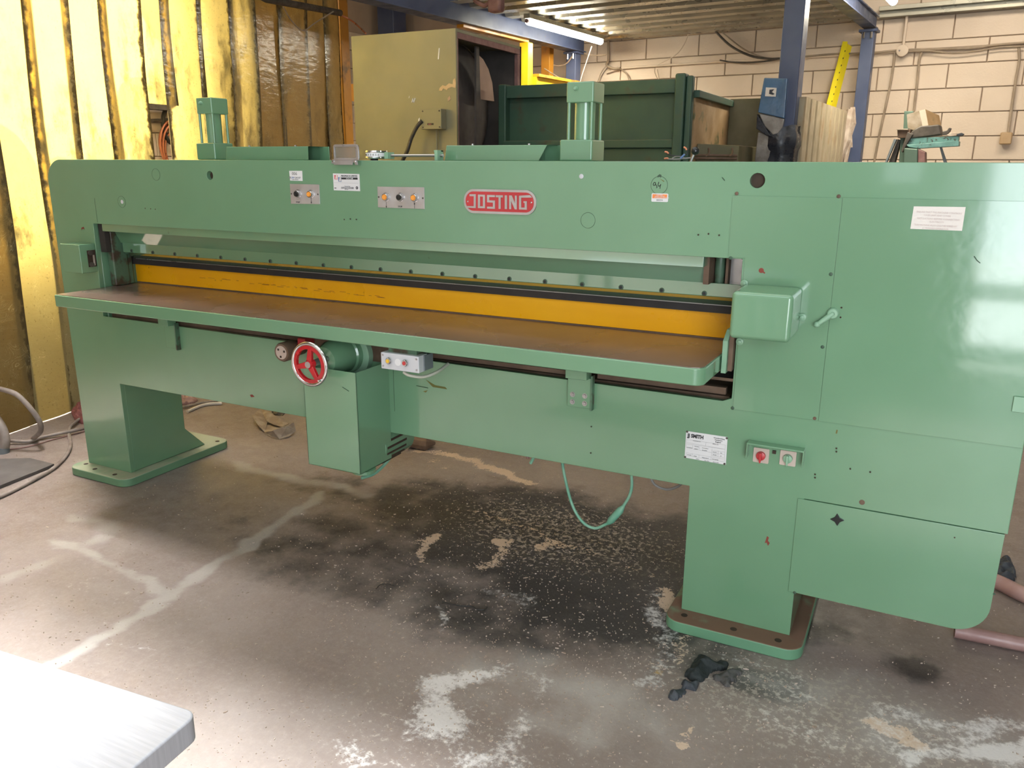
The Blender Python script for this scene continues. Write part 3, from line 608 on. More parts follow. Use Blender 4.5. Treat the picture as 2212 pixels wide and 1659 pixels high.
obj('lower_panel', plate_mb(low, [], -.004, .012), 'panel_green', G, 0.001)
obj('star_knob', plate_mb(star, [], -.0085, -.0035), 'button_black', G, 0.0012, label='black star shaped knob')
obj('belt_housing', MB().box(-.22, .27, .012, .45, .21, .53), 'machine_green', G, 0.01)
obj('hinge_plate', MB().box(.262, .298, -.010, -.0045, FY(2205, 890)[2], FY(2205, 856)[2]), 'pale_green', G, .002)
# knife beam: lip, sloping underside, bolt strip, chamfer
kb = MB().prism([(.010, 1.195), (.010, 1.30), (.12, 1.30), (.12, 1.136), (.096, 1.136), (.068, 1.195)], 'x', -3.296, -.590)
obj('knife_beam', kb, 'beam_green', G, 0.0015)
bs = MB().prism([(.095, 1.1385), (.16, 1.1385), (.16, 1.06), (.15, 1.062), (.10, 1.093), (.095, 1.096)], 'x', -3.285, -.478)
strip = obj('clamp_bar', bs, 'beam_green', G, 0.002)
for k in range(20):
    x = -3.227+.1382*k
    o = obj('bolt', MB().lathe((x, .0955, 1.1035), (0, -1, 0), [(0, .0085), (.002, .0085), (.003, .006), (.0032, .0045), (.001, .0042), (.001, .001)], 14), 'scratch_green', strip)
    obj('bolt_socket', MB().cyl((x, .0950, 1.1035), (x, .0915, 1.1035), .0048, 10), 'ink_black', o)
obj('interior_shadow_plate', MB().box(-3.34, -.478, .24, .26, .80, 1.20), 'void_black', G)  # black sheet in place of the shade inside the machine
obj('knife_gap_shade', MB().box(-3.34, -.478, .165, .24, 1.032, 1.075), 'void_black', G)  # solid black box painted as the shade of the gap
obj('knife_edge', MB().box(-3.285, -.48, .158, .164, 1.058, 1.0645), 'brushed_steel', G)
# yellow fence
f1, f2 = -3.342, -.519
fence = plate_mb(rrect(f1, f2, .9415, 1.030, .008, 3), [], .196, .23)
fe = obj('fence', fence, 'fence_yellow', G, 0.0015)
for (a, b_) in (((420, 602), (430, 603)), ((388, 597), (395, 598))):
    pass
for k in range(34):
    tt = random.random()**.8; px = 410+tt*430; py = 596+(px-410)*.108+random.uniform(-1.5, 2.5)
    p = FY(px, py, .1955); ln = random.uniform(.003, .020)
    obj('scuff', MB().box(p[0]-ln, p[0]+ln, .1950, .1958, p[2]-.0008, p[2]+.0007*random.random()), 'rust_red', fe)
# inner cheeks and guides
ck = MB().box(-3.338, -3.30, .05, .13, .9415, 1.205).box(-3.345, -3.31, .13, .16, .9415, 1.205)
obj('guide_block', ck, 'grimy_green', G, 0.008, label='green guide block at the left end of the opening')
obj('guide_slot_shade', MB().box(-3.337, -3.30, .022, .045, 1.10, 1.226), 'void_black', G)  # black box painted as the shade inside the slot
obj('guide_post', MB().cyl((-.565, .13, 1.137), (-.565, .13, 1.26), .016, 18), 'grimy_green', G, 0, True)
obj('guide_post', MB().box(-.60, -.583, .06, .16, 1.137, 1.235), 'rusty_brown', G)
obj('guide_plate', MB().box(-.535, -.474, .135, .145, 1.12, 1.235), 'brushed_steel', G, label='bare steel guide plate at the right end')
obj('guide_strip', MB().box(-.541, -.533, .10, .15, 1.12, 1.235), 'rusty_brown', G)
# table
tpoly = [(-3.335, -.234), (-.545, -.234)]+[(-.545+.034*math.sin(math.radians(a)), -.20-.034*math.cos(math.radians(a))) for a in range(10, 91, 16)]+[(-.508, -.02), (-.50, .225), (-3.335, .225)]
tb = obj('table', MB().prism(tpoly, 'z', .888, .9395), 'machine_green', G, 0.0045, seg=3)
tin = [(-3.326, -.229), (-.547, -.229), (-.525, -.222), (-.516, -.20), (-.512, -.02), (-.505, .225), (-3.326, .225)]
obj('table_surface', MB().prism(tin, 'z', .9390, .9415), 'table_top', tb)
obj('rear_ledge', MB().box(-3.33, -.51, .188, .196, .9415, .9455), 'rusty_brown', tb)
sp = MB().prism([(-.035, .885), (-.035, .985), (.01, 1.012), (.18, 1.012), (.18, .885)], 'x', -.505, -.490)
obj('end_stop', sp, 'pale_green', G, .001)
obj('end_stop_pad', MB().box(-.489, -.476, -.02, .15, .89, 1.0), 'rusty_brown', G)
# brackets under the table
for x0, x1, mt in ((-1.014, -.930, 1), (-2.935, -2.868, 0)):
    br = obj('bracket', MB().box(x0, x1, -.018, 0, .705, .81).box(x0+.004, x1-.004, -.05, -.004, .81, .888), 'machine_green', G, 0.002)
    obj('rib', MB().box(x1, x1+.006, -.022, 0, .700, .82), 'grimy_green', br)
    if mt:
        for sx in (-.995, -.951):
            for sz in (.748, .722): obj('socket_screw', MB().lathe((sx, -.018, sz), (0, -1, 0), [(0, .009), (.001, .009), (.001, .0065), (.004, .0055), (.004, .0025), (.002, .0025)], 16), 'brushed_steel', br)
obj('slide_rail', MB().box(-3.33, -1.03, .03, .05, .80, .815).box(-.93, -.50, .04, .06, .798, .82), 'rusty_brown', G)
obj('drip_tray', MB().box(-3.33, -.49, .05, .24, .775, .79), 'rusty_brown', G)
for a in ((1205, 905, 1350, 925), (900, 778, 960, 787), (240, 690, 370, 705)):
    p, q = FY(a[0], a[1]-(90 if a[0] == 1205 else 0), -.002), FY(a[2], a[3]-(90 if a[0] == 1205 else 0), -.002)
# motor box
Yb = -.20
c_ = {k: FY(*p, Yb) for k, p in dict(tl=(659, 785), tr=(768, 806), br=(779, 1026), bl=(667, 1003)).items()}
xa, xb, zt_, zb_ = c_['bl'][0], c_['br'][0], c_['tr'][2], c_['br'][2]
bx = MB(); tk = .004
bx.box(xa, xb, Yb, Yb+tk, zb_, zt_).box(xa, xa+tk, Yb, 0, zb_, zt_).box(xb-tk, xb, Yb, 0, zb_, zt_).box(xa, xb, Yb, 0, zb_, zb_+tk)
mbx = obj('motor_cover', bx, 'machine_green', G, 0.0015)
mo = MB().cyl((xa+.10, -.10, .46), (xa+.10, .20, .46), .118, 32).cyl((xa+.10, .20, .46), (xa+.10, .23, .46), .118, 32, .09)
mtr = obj('motor', mo, 'grimy_green', G, 0, True)
mtr2 = MB().cyl((xa+.17, -.04, .43), (xa+.17, .16, .43), .078, 28)
fanc = obj('fan_cowl', mtr2, 'machine_green', G, .004, True)
for k in range(6):
    a = math.radians(-20+18*k-50); c0 = np.array((xa+.17+.0785*math.cos(a), 0, .43+.0785*math.sin(a)))
    obj('vent_slot', MB().box(c0[0]-.003, c0[0]+.001, -.03, .10, c0[2]-.004, c0[2]+.004), 'hole_dark', fanc)
obj('motor_foot', MB().cyl((xb-.03, Yb+.06, zb_-.012), (xb-.03, Yb+.06, zb_), .045, 18), 'machine_green', G)
# gearbox and adjusters behind the handwheel
gp = FY(722, 770, -.10)
obj('gearbox', MB().lathe((gp[0]+.01, .0, gp[2]), (0, -1, 0), [(0, .075), (.06, .075), (.065, .068), (.13, .066), (.17, .05), (.18, .02)], 32), 'machine_green', G, 0, True)
obj('gearbox_flange', MB().lathe((gp[0]+.02, .0, gp[2]-.004), (0, -1, 0), [(0, .088), (.03, .088), (.034, .08)], 32), 'pale_green', G, 0, True)
obj('gearbox_recess', MB().box(-2.14, -1.62, -.003, .02, .765, .86), 'rusty_brown', G)
gk = FY(603, 763, -.13)
gd = obj('setting_knob', MB().lathe((gk[0], 0.0, gk[2]), (0, -1, 0), [(0, .03), (.04, .03), (.05, .038), (.11, .038), (.118, .034), (.118, .027), (.114, .027)], 28), 'rusty_brown', G, 0, True, label='round brown setting knob with a pale worn face')
obj('knob_face', MB().cyl((gk[0], -.1155, gk[2]), (gk[0], -.1195, gk[2]), .0268, 24), 'switch_cream', gd)
for a in (20, 140, 260):
    obj('knob_slot', MB().box(gk[0]+.017*math.cos(math.radians(a))-.004, gk[0]+.017*math.cos(math.radians(a))+.004, -.1205, -.119, gk[2]+.017*math.sin(math.radians(a))-.004, gk[2]+.017*math.sin(math.radians(a))+.004), 'hole_dark', gd)
obj('valve_body', MB().box(gk[0]+.03, gk[0]+.07, -.06, 0, gk[2]+.015, gk[2]+.05), 'plate_red', G, .006, label='red painted valve fitting')
# handwheel
wc = FY(669, 787, -.27); wx, wz = wc[0], wc[2]
wh = obj('handwheel', MB().lathe((wx, -.02, wz), (0, -1, 0), [(0, .012), (.24, .012), (.262, .012)], 16), 'brushed_steel', G, 0, True, label='red handwheel with chrome rim')
rim = [(wx+.075*math.cos(a), -.27, wz+.075*math.sin(a)) for a in np.linspace(0, 2*math.pi, 49)[:-1]]
obj('rim', MB().ring(rim, .0075, 12, closed=True), 'chrome', wh, 0, True, label='polished chrome rim')
ri = MB()
n = 48
inn = []; 
for k in range(n):
    a = 2*math.pi*k/n
    for r, y in ((.070, -.274), (.056, -.276), (.056, -.264), (.070, -.266)): inn.append((wx+r*math.cos(a), y, wz+r*math.sin(a)))
ri.add(inn, [(4*k+j, 4*((k+1) % n)+j, 4*((k+1) % n)+(j+1) % 4, 4*k+(j+1) % 4) for k in range(n) for j in range(4)])
obj('inner_ring', ri, 'wheel_red', wh, 0, True)
for a in (82, 195, 302):
    a = math.radians(a); d = np.array([math.cos(a), 0, math.sin(a)]); s2 = np.array([-math.sin(a), 0, math.cos(a)]); c0 = np.array([wx, -.27, wz])
    q = [c0+d*.012-s2*.012, c0+d*.06-s2*.008, c0+d*.06+s2*.008, c0+d*.012+s2*.012]
    obj('spoke', MB().add([p+np.array([0, -.007, 0]) for p in q]+[p+np.array([0, .007, 0]) for p in q], [(0, 1, 2, 3), (7, 6, 5, 4), (0, 4, 5, 1), (1, 5, 6, 2), (2, 6, 7, 3), (3, 7, 4, 0)]), 'wheel_red', wh, .003)
obj('hub', MB().lathe((wx, -.255, wz), (0, -1, 0), [(0, .017), (.02, .017), (.026, .013)], 20), 'wheel_red', wh, 0, True)
hk = FY(691, 822, -.28); obj('handle_knob', MB().lathe((hk[0], -.272, hk[2]), (0, -1, 0), [(0, .005), (.012, .005), (.016, .004)], 12), 'chrome', wh, 0, True)
# hydraulic cylinders on top
def cylinder(x0, x1, label):
    w = x1-x0; y0 = .10; y1 = y0+w*1.0
    r = obj('hydraulic_cylinder', MB().box(x0, x1, y0, y1, ZT, ZT+.068), 'machine_green', G, .006, label=label, seg=3)
    cx, cy = (x0+x1)/2+.0, (y0+y1)/2; xs0, xs1 = x0+w*.16, x1-w*.02
    obj('end_cap', MB().box(xs0, xs1+.0, y0+w*.05, y0+w*.92, ZT+.182, ZT+.246), 'machine_green', r, .005)
    cx = (xs0+xs1)/2; cy = y0+w*.48
    obj('barrel', MB().cyl((cx, cy, ZT+.066), (cx, cy, ZT+.184), w*.30, 28), 'machine_green', r, 0, True)
    for sx in (-1, 1):
        for sy in (-1, 1):
            obj('tie_rod', MB().cyl((cx+sx*w*.34, cy+sy*w*.36, ZT+.066), (cx+sx*w*.34, cy+sy*w*.36, ZT+.184), .0055, 10), 'machine_green', r, 0, True)
    obj('bleed_screw', MB().lathe((xs0+w*.30, y0+w*.05, ZT+.225), (0, -1, 0), [(0, .007), (.004, .007), (.010, .005), (.014, .004)], 10), 'pale_green', r, 0, True)
    obj('port_plug', MB().cyl((x0+.001, cy-.01, ZT+.045), (x0-.007, cy-.01, ZT+.045), .006, 10), 'machine_green', r)
    return r
cylinder(-2.765, -2.660, 'left hydraulic cylinder on the top edge')
cylinder(-1.112, -.997, 'right hydraulic cylinder on the top edge')
def cover(xa_, xb_, lab, slant):
    z1 = ZT+.052; y0, y1 = .095, .19
    r = obj('pipe_cover', MB().add([(xa_, y0, ZT), (xb_-.03*slant, y0, ZT), (xb_-.03*slant, y1, ZT), (xa_, y1, ZT), (xa_+.008, y0+.002, z1), (xb_, y0+.002, z1), (xb_, y1, z1), (xa_+.008, y1, z1)],
             [(3, 2, 1, 0), (4, 5, 6, 7), (0, 1, 5, 4), (2, 3, 7, 6), (3, 0, 4, 7)]), 'machine_green', G, .003, label=lab)
    obj('cover_lip', MB().box(xb_-.03*slant-.02, xb_+.028, y1-.004, y1, ZT, z1), 'machine_green', r, .001)
    for k in (.25, .8): obj('cover_screw', MB().cyl((xa_+(xb_-xa_)*k, y0+.03, z1), (xa_+(xb_-xa_)*k, y0+.03, z1+.005), .005, 8), 'brushed_steel', r)
cover(-2.60, -2.165, 'left green pipe cover on the top edge', 0); cover(-1.553, -1.155, 'right green pipe cover on the top edge', 1)
# mirror bracket, dial gauge, rod on the top edge
y_ = -.012
b0, b1 = FY(717, 356, y_), FY(774, 356, y_); zt0, zb0 = FY(745, 342, y_)[2], FY(745, 356, y_)[2]
mr = obj('sight_bracket', plate_mb([(b0[0]+.004, zt0-.006), (b0[0]+.02, zt0), (b1[0]-.02, zt0), (b1[0]-.004, zt0-.006), (b1[0], zb0), (b1[0]-.012, zb0), (b1[0]-.014, zb0+.008), (b1[0]-.022, zb0+.008), (b1[0]-.024, zb0), (b0[0]+.012, zb0), (b0[0]+.01, zb0+.004), (b0[0], zb0+.004)], [], -.016, -.010), 'brushed_steel', G, .0008, label='grey steel bracket holding the sight glass')
g0, g1 = FY(722, 312, y_), FY(776, 312, y_); zg = g0[2]
fo = rrect(g0[0], g1[0], zt0-.006, zg, .010, 5, (1, 1, 0, 0)); fi = rrect(g0[0]+.006, g1[0]-.012, zt0+.002, zg-.009, .003, 3)
obj('glass_frame', plate_mb(fo, [fi], -.020, -.012), 'brushed_steel', mr, .001)
obj('lens', MB().box(g0[0]+.005, g1[0]-.011, -.0165, -.0150, zt0, zg-.008), 'clear_plastic', mr)
for xx in (b0[0]+.01, b1[0]-.012): obj('bracket_screw', MB().cyl((xx, -.016, zb0+.012), (xx, -.019, zb0+.012), .0035, 10), 'chrome', mr)
ga, gb = FY(779, 330, .02), FY(826, 330, .02); zz0, zz1 = FY(800, 342, .02)[2], FY(800, 326, .02)[2]
dg_ = obj('dial_gauge', MB().lathe(((ga[0]+gb[0])/2, .05, ZT+.006), (0, 0, 1), [(0, .038), (.004, .040), (.007, .038), (.021, .038), (.024, .040), (.028, .038)], 36), 'chrome', G, 0, True, label='chrome stop gauge with a numbered white scale')
obj('scale_ring', MB().lathe(((ga[0]+gb[0])/2, .05, ZT+.0135), (0, 0, 1), [(0, .0388), (.013, .0388)], 36), 'label_white', dg_, 0, True)
for k, ch in enumerate('20 1 2 3 4 5 6'.split()):
    an = math.radians(-128+k*14); cx = (ga[0]+gb[0])/2+.0393*math.cos(an); cy = .05+.0393*math.sin(an)
    o = text('numeral', ch, .009, 0, 0, 0, 'ink_black', dg_, 'CENTER'); o.matrix_local = Matrix.Translation((cx, cy, ZT+.0165)) @ Matrix.Rotation(an+math.pi/2, 4, 'Z')
obj('gauge_foot', MB().cyl(((ga[0]+gb[0])/2-.01, .05, ZT), ((ga[0]+gb[0])/2-.01, .05, ZT+.007), .014, 16), 'ink_black', dg_)
ra, rb = gb[0]+.004, FY(948, 335, .05)[0]; zr = FY(890, 336, .05)[2]
rd = obj('stop_rod', MB().cyl((ra, .05, zr), (rb+.018, .05, zr), .0048, 12), 'brushed_steel', G, 0, True)
obj('rod_clamp', MB().box(ra-.004, ra+.012, .03, .07, zr-.012, zr+.011), 'pale_green', rd, .001)
obj('rod_bracket', MB().box(rb-.006, rb+.006, .03, .07, ZT, zr+.018).box(rb-.024, rb+.006, .055, .07, zr+.012, zr+.018), 'pale_green', rd, .001)
# wires and ball lever on the top edge, right
bl = FY(1502, 326, .12); lv = obj('ball_lever', MB().cyl((bl[0]-.012, .12, ZT), (bl[0], .12, bl[2]), .004, 10), 'brushed_steel', G, 0, True)
obj('ball_grip', MB().sphere((bl[0], .12, bl[2]), .0125, 20, 14), 'button_black', lv, 0, True)
wi = []
P = lambda a, b_, y=.06: FY(a, b_, y)
wr = obj('loose_wire', MB().tube([P(1436, 343), P(1460, 344), P(1480, 342), P(1492, 341)], .002), 'cable_grey', G, 0, True, label='loose cut cable ends with bare copper')
obj('wire_core', MB().tube([P(1440, 332), P(1452, 336), P(1470, 337), P(1482, 334), P(1488, 320)], .0016), 'ink_black', wr, 0, True)
obj('wire_core', MB().tube([P(1452, 342), P(1460, 338), P(1470, 338), P(1482, 343)], .0016), 'cable_grey', wr, 0, True)
obj('wire_sleeve', MB().tube([P(1470, 342, .055), P(1474, 338, .055), P(1479, 333, .055)], .0028), 'ink_blue', wr, 0, True)
for a in ((1436, 328, 1444, 332), (1435, 343, 1444, 343), (1477, 318, 1483, 324)): obj('bare_copper', MB().tube([P(a[0], a[1]), P((a[0]+a[2])/2+1, (a[1]+a[3])/2-1), P(a[2], a[3])], [.003]*13), 'copper', wr, 0, True)
# right guard box
cvx0, cvx1 = -.462, -.296; cy0 = -.175
z0c, z1c = FY(1650, 738, cy0)[2], FY(1650, 637, cy0)[2]
gb_ = obj('guard_box', MB().box(cvx0, cvx1, cy0, -.0035, z0c, z1c+.004), 'machine_green', G, .014, seg=4, label='projecting green guard box at the right end of the opening')
for px, py in ((1608, 612), (1733, 685), (1598, 738)):
    p = FY(px, py, -.006)
    obj('lug', MB().lathe((p[0], -.0035, p[2]), (0, -1, 0), [(0, .011), (.006, .011), (.008, .006), (.011, .0055), (.012, .003)], 14), 'pale_green', gb_, 0, True)
lc = [FY(133, 525, -.08), FY(182, 531, -.08), FY(188, 592, -.08)]
lz1, lz0 = lc[1][2]+.002, lc[2][2]
lb_ = obj('guard_box', MB().box(-3.475, -3.345+.0, -.08, 0, lz0, lz1), 'machine_green', G, .003, label='small green guard box at the left end of the opening')
obj('slot', MB().box(-3.3455, -3.3435, -.045, -.004, lz0+.025, lz1-.028), 'hole_dark', lb_)
for zz in (lz0+.035, lz1-.04): obj('pin', MB().cyl((-3.344, -.03, zz), (-3.338, -.03, zz), .011, 14), 'dark_motor', lb_, 0, True)
obj('pointer', MB().box(-3.343, -3.341, -.02, -.012, lz0+.03, lz1-.05), 'packing', lb_)
# crank lever on the big panel
ha, hb = FY(1800, 676), FY(1765, 701, -.02)
hl = obj('lever', MB().lathe((ha[0], -.0045, ha[2]), (0, -1, 0), [(0, .016), (.010, .016), (.014, .013), (.015, .006), (.012, .005)], 20), 'pale_green', G, 0, True)
obj('lever_arm', MB().ring([(ha[0], -.012, ha[2]), ((ha[0]+hb[0])/2, -.018, (ha[2]+hb[2])/2), (hb[0], -.022, hb[2])], [.0085, .008, .006], 12), 'pale_green', hl, 0, True)
obj('lever_tip', MB().sphere((hb[0], -.022, hb[2]), .009, 14, 10), 'pale_green', hl, 0, True)
# hooded rotary switches
q0, q1 = FY(1619, 960), FY(1740, 1012); hx0, hx1, hz1, hz0 = FY(1617, 955)[0], FY(1741, 965)[0], FY(1680, 960)[2], FY(1617, 1000)[2]
hd = obj('switch_hood', MB().box(hx0, hx1, -.035, 0, hz1-.004, hz1+.002).box(hx0, hx0+.004, -.035, 0, hz1-.05, hz1).box(hx1-.004, hx1, -.035, 0, hz1-.05, hz1), 'machine_green', G, .0018, label='green hood over two rotary switches')
for k, (cx_, mt) in enumerate(((1644, 'plate_red'), (1702, 'dark_and_shade_grey'))):
    p = FY(cx_, 984+k*6, -.003); s3 = .0235
    pl = obj('rotary_switch', plate_mb(rrect(p[0]-s3, p[0]+s3, p[2]-s3, p[2]+s3, .003, 3), [], -.004, 0), 'switch_cream', hd, 0, label=('red rotary switch' if k == 0 else 'grey rotary switch'))
    obj('knob', MB().lathe((p[0], -.004, p[2]), (0, -1, 0), [(0, .014), (.008, .0135), (.009, .012)], 24), mt if k == 0 else 'pale_green', pl, .0, True)
    obj('knob_pointer', plate_mb([(p[0]-.0035, p[2]+.012), (p[0]+.0035, p[2]+.012), (p[0]+.0035, p[2]-.012), (p[0]+.001, p[2]-.021), (p[0]-.001, p[2]-.021), (p[0]-.0035, p[2]-.012)], [], -.020, -.012), mt if k == 0 else 'pale_green', pl, .001)
p = FY(1673, 976); obj('lock_eye', MB().box(p[0]-.005, p[0]+.005, -.006, 0, p[2]-.005, p[2]+.005), 'hole_dark', hd)
# maker plates, stickers
def sticker(pxa, pya, pxb, pyb, mat, label, name='sticker', r=.003, y=-.0012, th=.001, quad=None):
    a, b_ = FY(pxa, pya), FY(pxb, pyb)
    if quad: pts = [(FY(*q)[0], FY(*q)[2]) for q in quad]; return obj(name, plate_mb(pts, [], y, 0), mat, G, 0, label=label)
    return obj(name, plate_mb(rrect(a[0], b_[0], b_[2], a[2], r, 3), [], y, 0), mat, G, 0, label=label)
s1 = sticker(0, 0, 0, 0, 'label_white', 'small white sticker printed 006', quad=[(625, 369), (653, 369), (654, 391), (627, 390)])
p = FY(632, 376); text('lettering', '006', .017, p[0]-.002, -.0016, p[2]-.004, 'ink_grey', s1)
p = FY(630, 383.5); text('lettering', 'JW', .0105, p[0]+.001, -.0016, p[2]-.004, 'ink_blue', s1); text('lettering', 'GROUP', .0105, p[0]+.016, -.0016, p[2]-.004, 'ink_grey', s1, wx=.8)
obj('emblem', MB().cyl((p[0]-.007, -.0012, p[2]), (p[0]-.007, -.0017, p[2]), .0042, 12), 'ink_grey', s1)
p = FY(632, 388); text('lettering', 'asset solutions', .005, p[0], -.0016, p[2]-.001, 'ink_grey', s1)
s2 = sticker(720, 374, 778, 412, 'label_white', 'white maker sticker with red and blue squares', quad=[(719.5, 374.5), (776.5, 376), (778.3, 413), (721.5, 411)])
def onp(px, py): q = FY(px, py); return q[0], q[2]
def rectpx(name, x0, y0, x1, y1, mat, par, y=-.0017):
    a, b_ = onp(x0, y0), onp(x1, y1); return obj(name, MB().box(a[0], b_[0], y, y+.0006, b_[1], a[1]), mat, par)
rectpx('print', 722.5, 378, 730, 387.5, 'ink_red', s2); rectpx('print', 731, 382.5, 738, 392.5, 'ink_blue', s2); rectpx('print', 738, 383.3, 773, 388, 'ink_black', s2)
rectpx('print', 748.5, 384.5, 763, 387, 'label_white', s2, -.0022)
for x_, y0_, c in ((727, 387, 's2'), (735, 392, 's2')):
    a = onp(x_-2.2, y0_-.8); obj('print', plate_mb([(a[0], a[1]), (a[0]+.010, a[1]), (a[0]+.009, a[1]+.017), (a[0]+.006, a[1]+.017)], [], -.0022, -.0016), 'label_cream', s2)
x_, z_ = onp(737.5, 382); text('lettering', 'MAXMACH LIMITED', .0098, x_, -.0017, z_, 'ink_black', s2, wx=.84)
x_, z_ = onp(749.5, 387); text('lettering', 'MACHINERY', .0042, x_, -.0025, z_+.001, 'ink_black', s2)
rectpx('print', 722.5, 394.8, 774.5, 395.5, 'ink_grey', s2)
for k, (ln, xx) in enumerate((('Doncaster Road', 745), ('Specialists in woodworking machines', 738), ('Tel 01977 680010  Fax 01977 682020', 737), ('Email sales', 745))):
    x_, z_ = onp(xx, 403+k*2.2); text('lettering', ln, .0042, x_, -.0017, z_, 'ink_grey', s2, wx=.9)
a = onp(771.5, 405.8); obj('print', MB().lathe((a[0], -.0012, a[1]), (0, -1, 0), [(0, .0052), (.0006, .0052)], 14), 'ink_black', s2); obj('print', MB().cyl((a[0], -.0016, a[1]), (a[0], -.0021, a[1]), .002, 10), 'label_white', s2)
rectpx('print', 723, 405.3, 727, 407, 'ink_black', s2)
s3_ = sticker(1408, 417.5, 1443, 436.5, 'label_white', 'small orange and white numbered sticker')
rectpx('print', 1410, 419.5, 1441, 428.8, 'ink_orange', s3_)
for k, (ln, xx) in enumerate((('CERTIFIED', 1418), ('SAFETY TESTED', 1415), ('EQUIPMENT CHECKED', 1414))):
    x_, z_ = onp(xx, 422.2+k*3); text('lettering', ln, .0052, x_, -.0021, z_, 'label_white', s3_, wx=.85, thick=.0003)
x_, z_ = onp(1418, 433.8); text('lettering', '000294', .0068, x_, -.0017, z_, 'ink_grey', s3_)
# hand-written 94
def stroke(name, pts, r, mat, par, y=-.0012, label=None):
    return obj(name, MB().tube([(onp(*p)[0], y, onp(*p)[1]) for p in pts], r, 6, 5), mat, par, 0, True, label=label)
w9 = stroke('marking', [(1415.5, 393.5), (1412.5, 395), (1411.2, 399), (1413.5, 400.5), (1416, 398), (1416, 394), (1416.5, 398), (1419.5, 404), (1418, 406)], .0010, 'ink_black', G, label='hand-written number 94')
stroke('marking', [(1423.2, 393), (1422.2, 397), (1421.8, 401), (1424, 402), (1427, 400), (1427.6, 398), (1426.5, 401), (1425.8, 407.5)], .0010, 'ink_black', w9)
# aluminium button panels
def bpanel(q, label, btns, arrows):
    pts = [(FY(*a)[0], FY(*a)[2]) for a in q]; pn = obj('control_panel', plate_mb(pts, [], -.003, 0), 'panel_alu', G, .0008, label=label)
    for (px, py, kind) in btns:
        x_, z_ = onp(px+3, py+1)
        obj('bezel', MB().lathe((x_, -.003, z_), (0, -1, 0), [(0, .0155), (.003, .0155), (.004, .0135), (.012, .0130), (.014, .0118), (.014, .0105), (.010, .0100)], 28), 'chrome', pn, 0, True)
        if kind == 'o':
            obj('push_button', MB().cyl((x_, -.012, z_), (x_, -.017, z_), .0095, 24), 'button_orange', pn, 0, True, label='orange push button')
            obj('push_button', MB().cyl((x_, -.017, z_), (x_, -.021, z_), .0085, 6), 'button_orange', pn)
        else:
            obj('push_button', MB().lathe((x_, -.012, z_), (0, -1, 0), [(0, .0100), (.007, .0098), (.009, .0085), (.009, .003), (.008, .002)], 24), 'button_black', pn, 0, True, label='black push button')
    for (px, py, sgn) in arrows:
        x_, z_ = onp(px, py); obj('arrow', plate_mb([(x_-.0005, z_-.009), (x_+.0005, z_-.009), (x_+.0005, z_+.009), (x_-.0005, z_+.009)], [], -.0036, -.003), 'ink_black', pn)
        zz = z_+sgn*.009; obj('arrow', plate_mb([(x_-.0028, zz-sgn*.004), (x_+.0028, zz-sgn*.004), (x_, zz+sgn*.003)], [], -.0036, -.003), 'ink_black', pn)
    for (px, py) in (((q[0][0]+q[3][0])/2+2.5, (q[0][1]+q[3][1])/2), ((q[1][0]+q[2][0])/2-3, (q[1][1]+q[2][1])/2)):
        x_, z_ = onp(px, py); obj('panel_screw', MB().cyl((x_, -.003, z_), (x_, -.0045, z_), .003, 10), 'dark_motor', pn)
    return pn
p2 = bpanel([(627, 397), (690, 398.5), (692, 441), (629.5, 440)], 'two-button aluminium panel', [(643, 417.5, 'b'), (670.5, 418.5, 'o')], [(673.5, 433, -1)])
x_, z_ = onp(641, 438); text('lettering', 'STOP', .0075, x_, -.0036, z_, 'ink_black', p2)
p3 = bpanel([(816, 403), (917, 404.5), (918, 451.5), (817.5, 448)], 'three-button aluminium panel', [(833, 424.5, 'o'), (864, 425, 'b'), (895, 426, 'o')], [(835.5, 442, -1), (896.5, 444.5, 1)])
x_, z_ = onp(861, 447.5); text('lettering', 'STOP', .0075, x_, -.0036, z_, 'ink_black', p3)
# nameplate
jx0, jx1, jz0, jz1 = -1.4165, -1.145, 1.3335, 1.4135; jr = (jz1-jz0)/2
npl = obj('nameplate', plate_mb(rrect(jx0, jx1, jz0, jz1, jr-.002, 12), [], -.0055, 0), 'panel_alu', G, .0015, label='red nameplate with raised silver lettering')
obj('red_field', plate_mb(rrect(jx0+.008, jx1-.008, jz0+.008, jz1-.008, jr-.010, 12), [], -.0062, -.005), 'plate_red', npl)
def nl(px, py): return onp(980+px/4.424, 390+py/4.424)
def bar(pts):
    obj('letter_stroke', plate_mb([nl(*p) for p in pts], [], -.0085, -.006), 'panel_alu', npl)
S = 17
def poly(pts): bar(pts)
J = [[(163, 130), (222, 130), (222, 262), (130, 258), (118, 242), (203, 244), (203, 149), (163, 149)],
     [(243, 133), (310, 135), (310, 264), (243, 262)], ]
poly(J[0])
def holed(o_, h_): obj('letter_stroke', plate_mb([nl(*p) for p in o_], [[nl(*p) for p in h_]], -.0085, -.006), 'panel_alu', npl)
holed(J[1], [(263, 152), (291, 153), (291, 245), (263, 244)])
poly([(330, 136), (406, 138), (406, 158), (350, 157), (350, 188), (405, 190), (405, 270), (330, 267), (330, 248), (386, 250), (386, 210), (330, 207)])
poly([(414, 139), (480, 140), (480, 162), (460, 161), (460, 270), (440, 270), (440, 160), (414, 159)])
poly([(499, 140), (521, 141), (521, 272), (499, 271)])
poly([(541, 141), (566, 142), (596, 215), (596, 143), (614, 143), (614, 275), (594, 274), (560, 195), (560, 273), (541, 272)])
poly([(635, 144), (738, 138), (760, 162), (655, 163), (655, 257), (689, 258), (689, 213), (678, 213), (678, 196), (709, 197), (709, 278), (635, 275)])
for c in ((144, 198), (748, 209)):
    x_, z_ = nl(*c); obj('rivet', MB().lathe((x_, -.006, z_), (0, -1, 0), [(0, .0032), (.001, .003), (.002, .001)], 10), 'chrome', npl, 0, True)
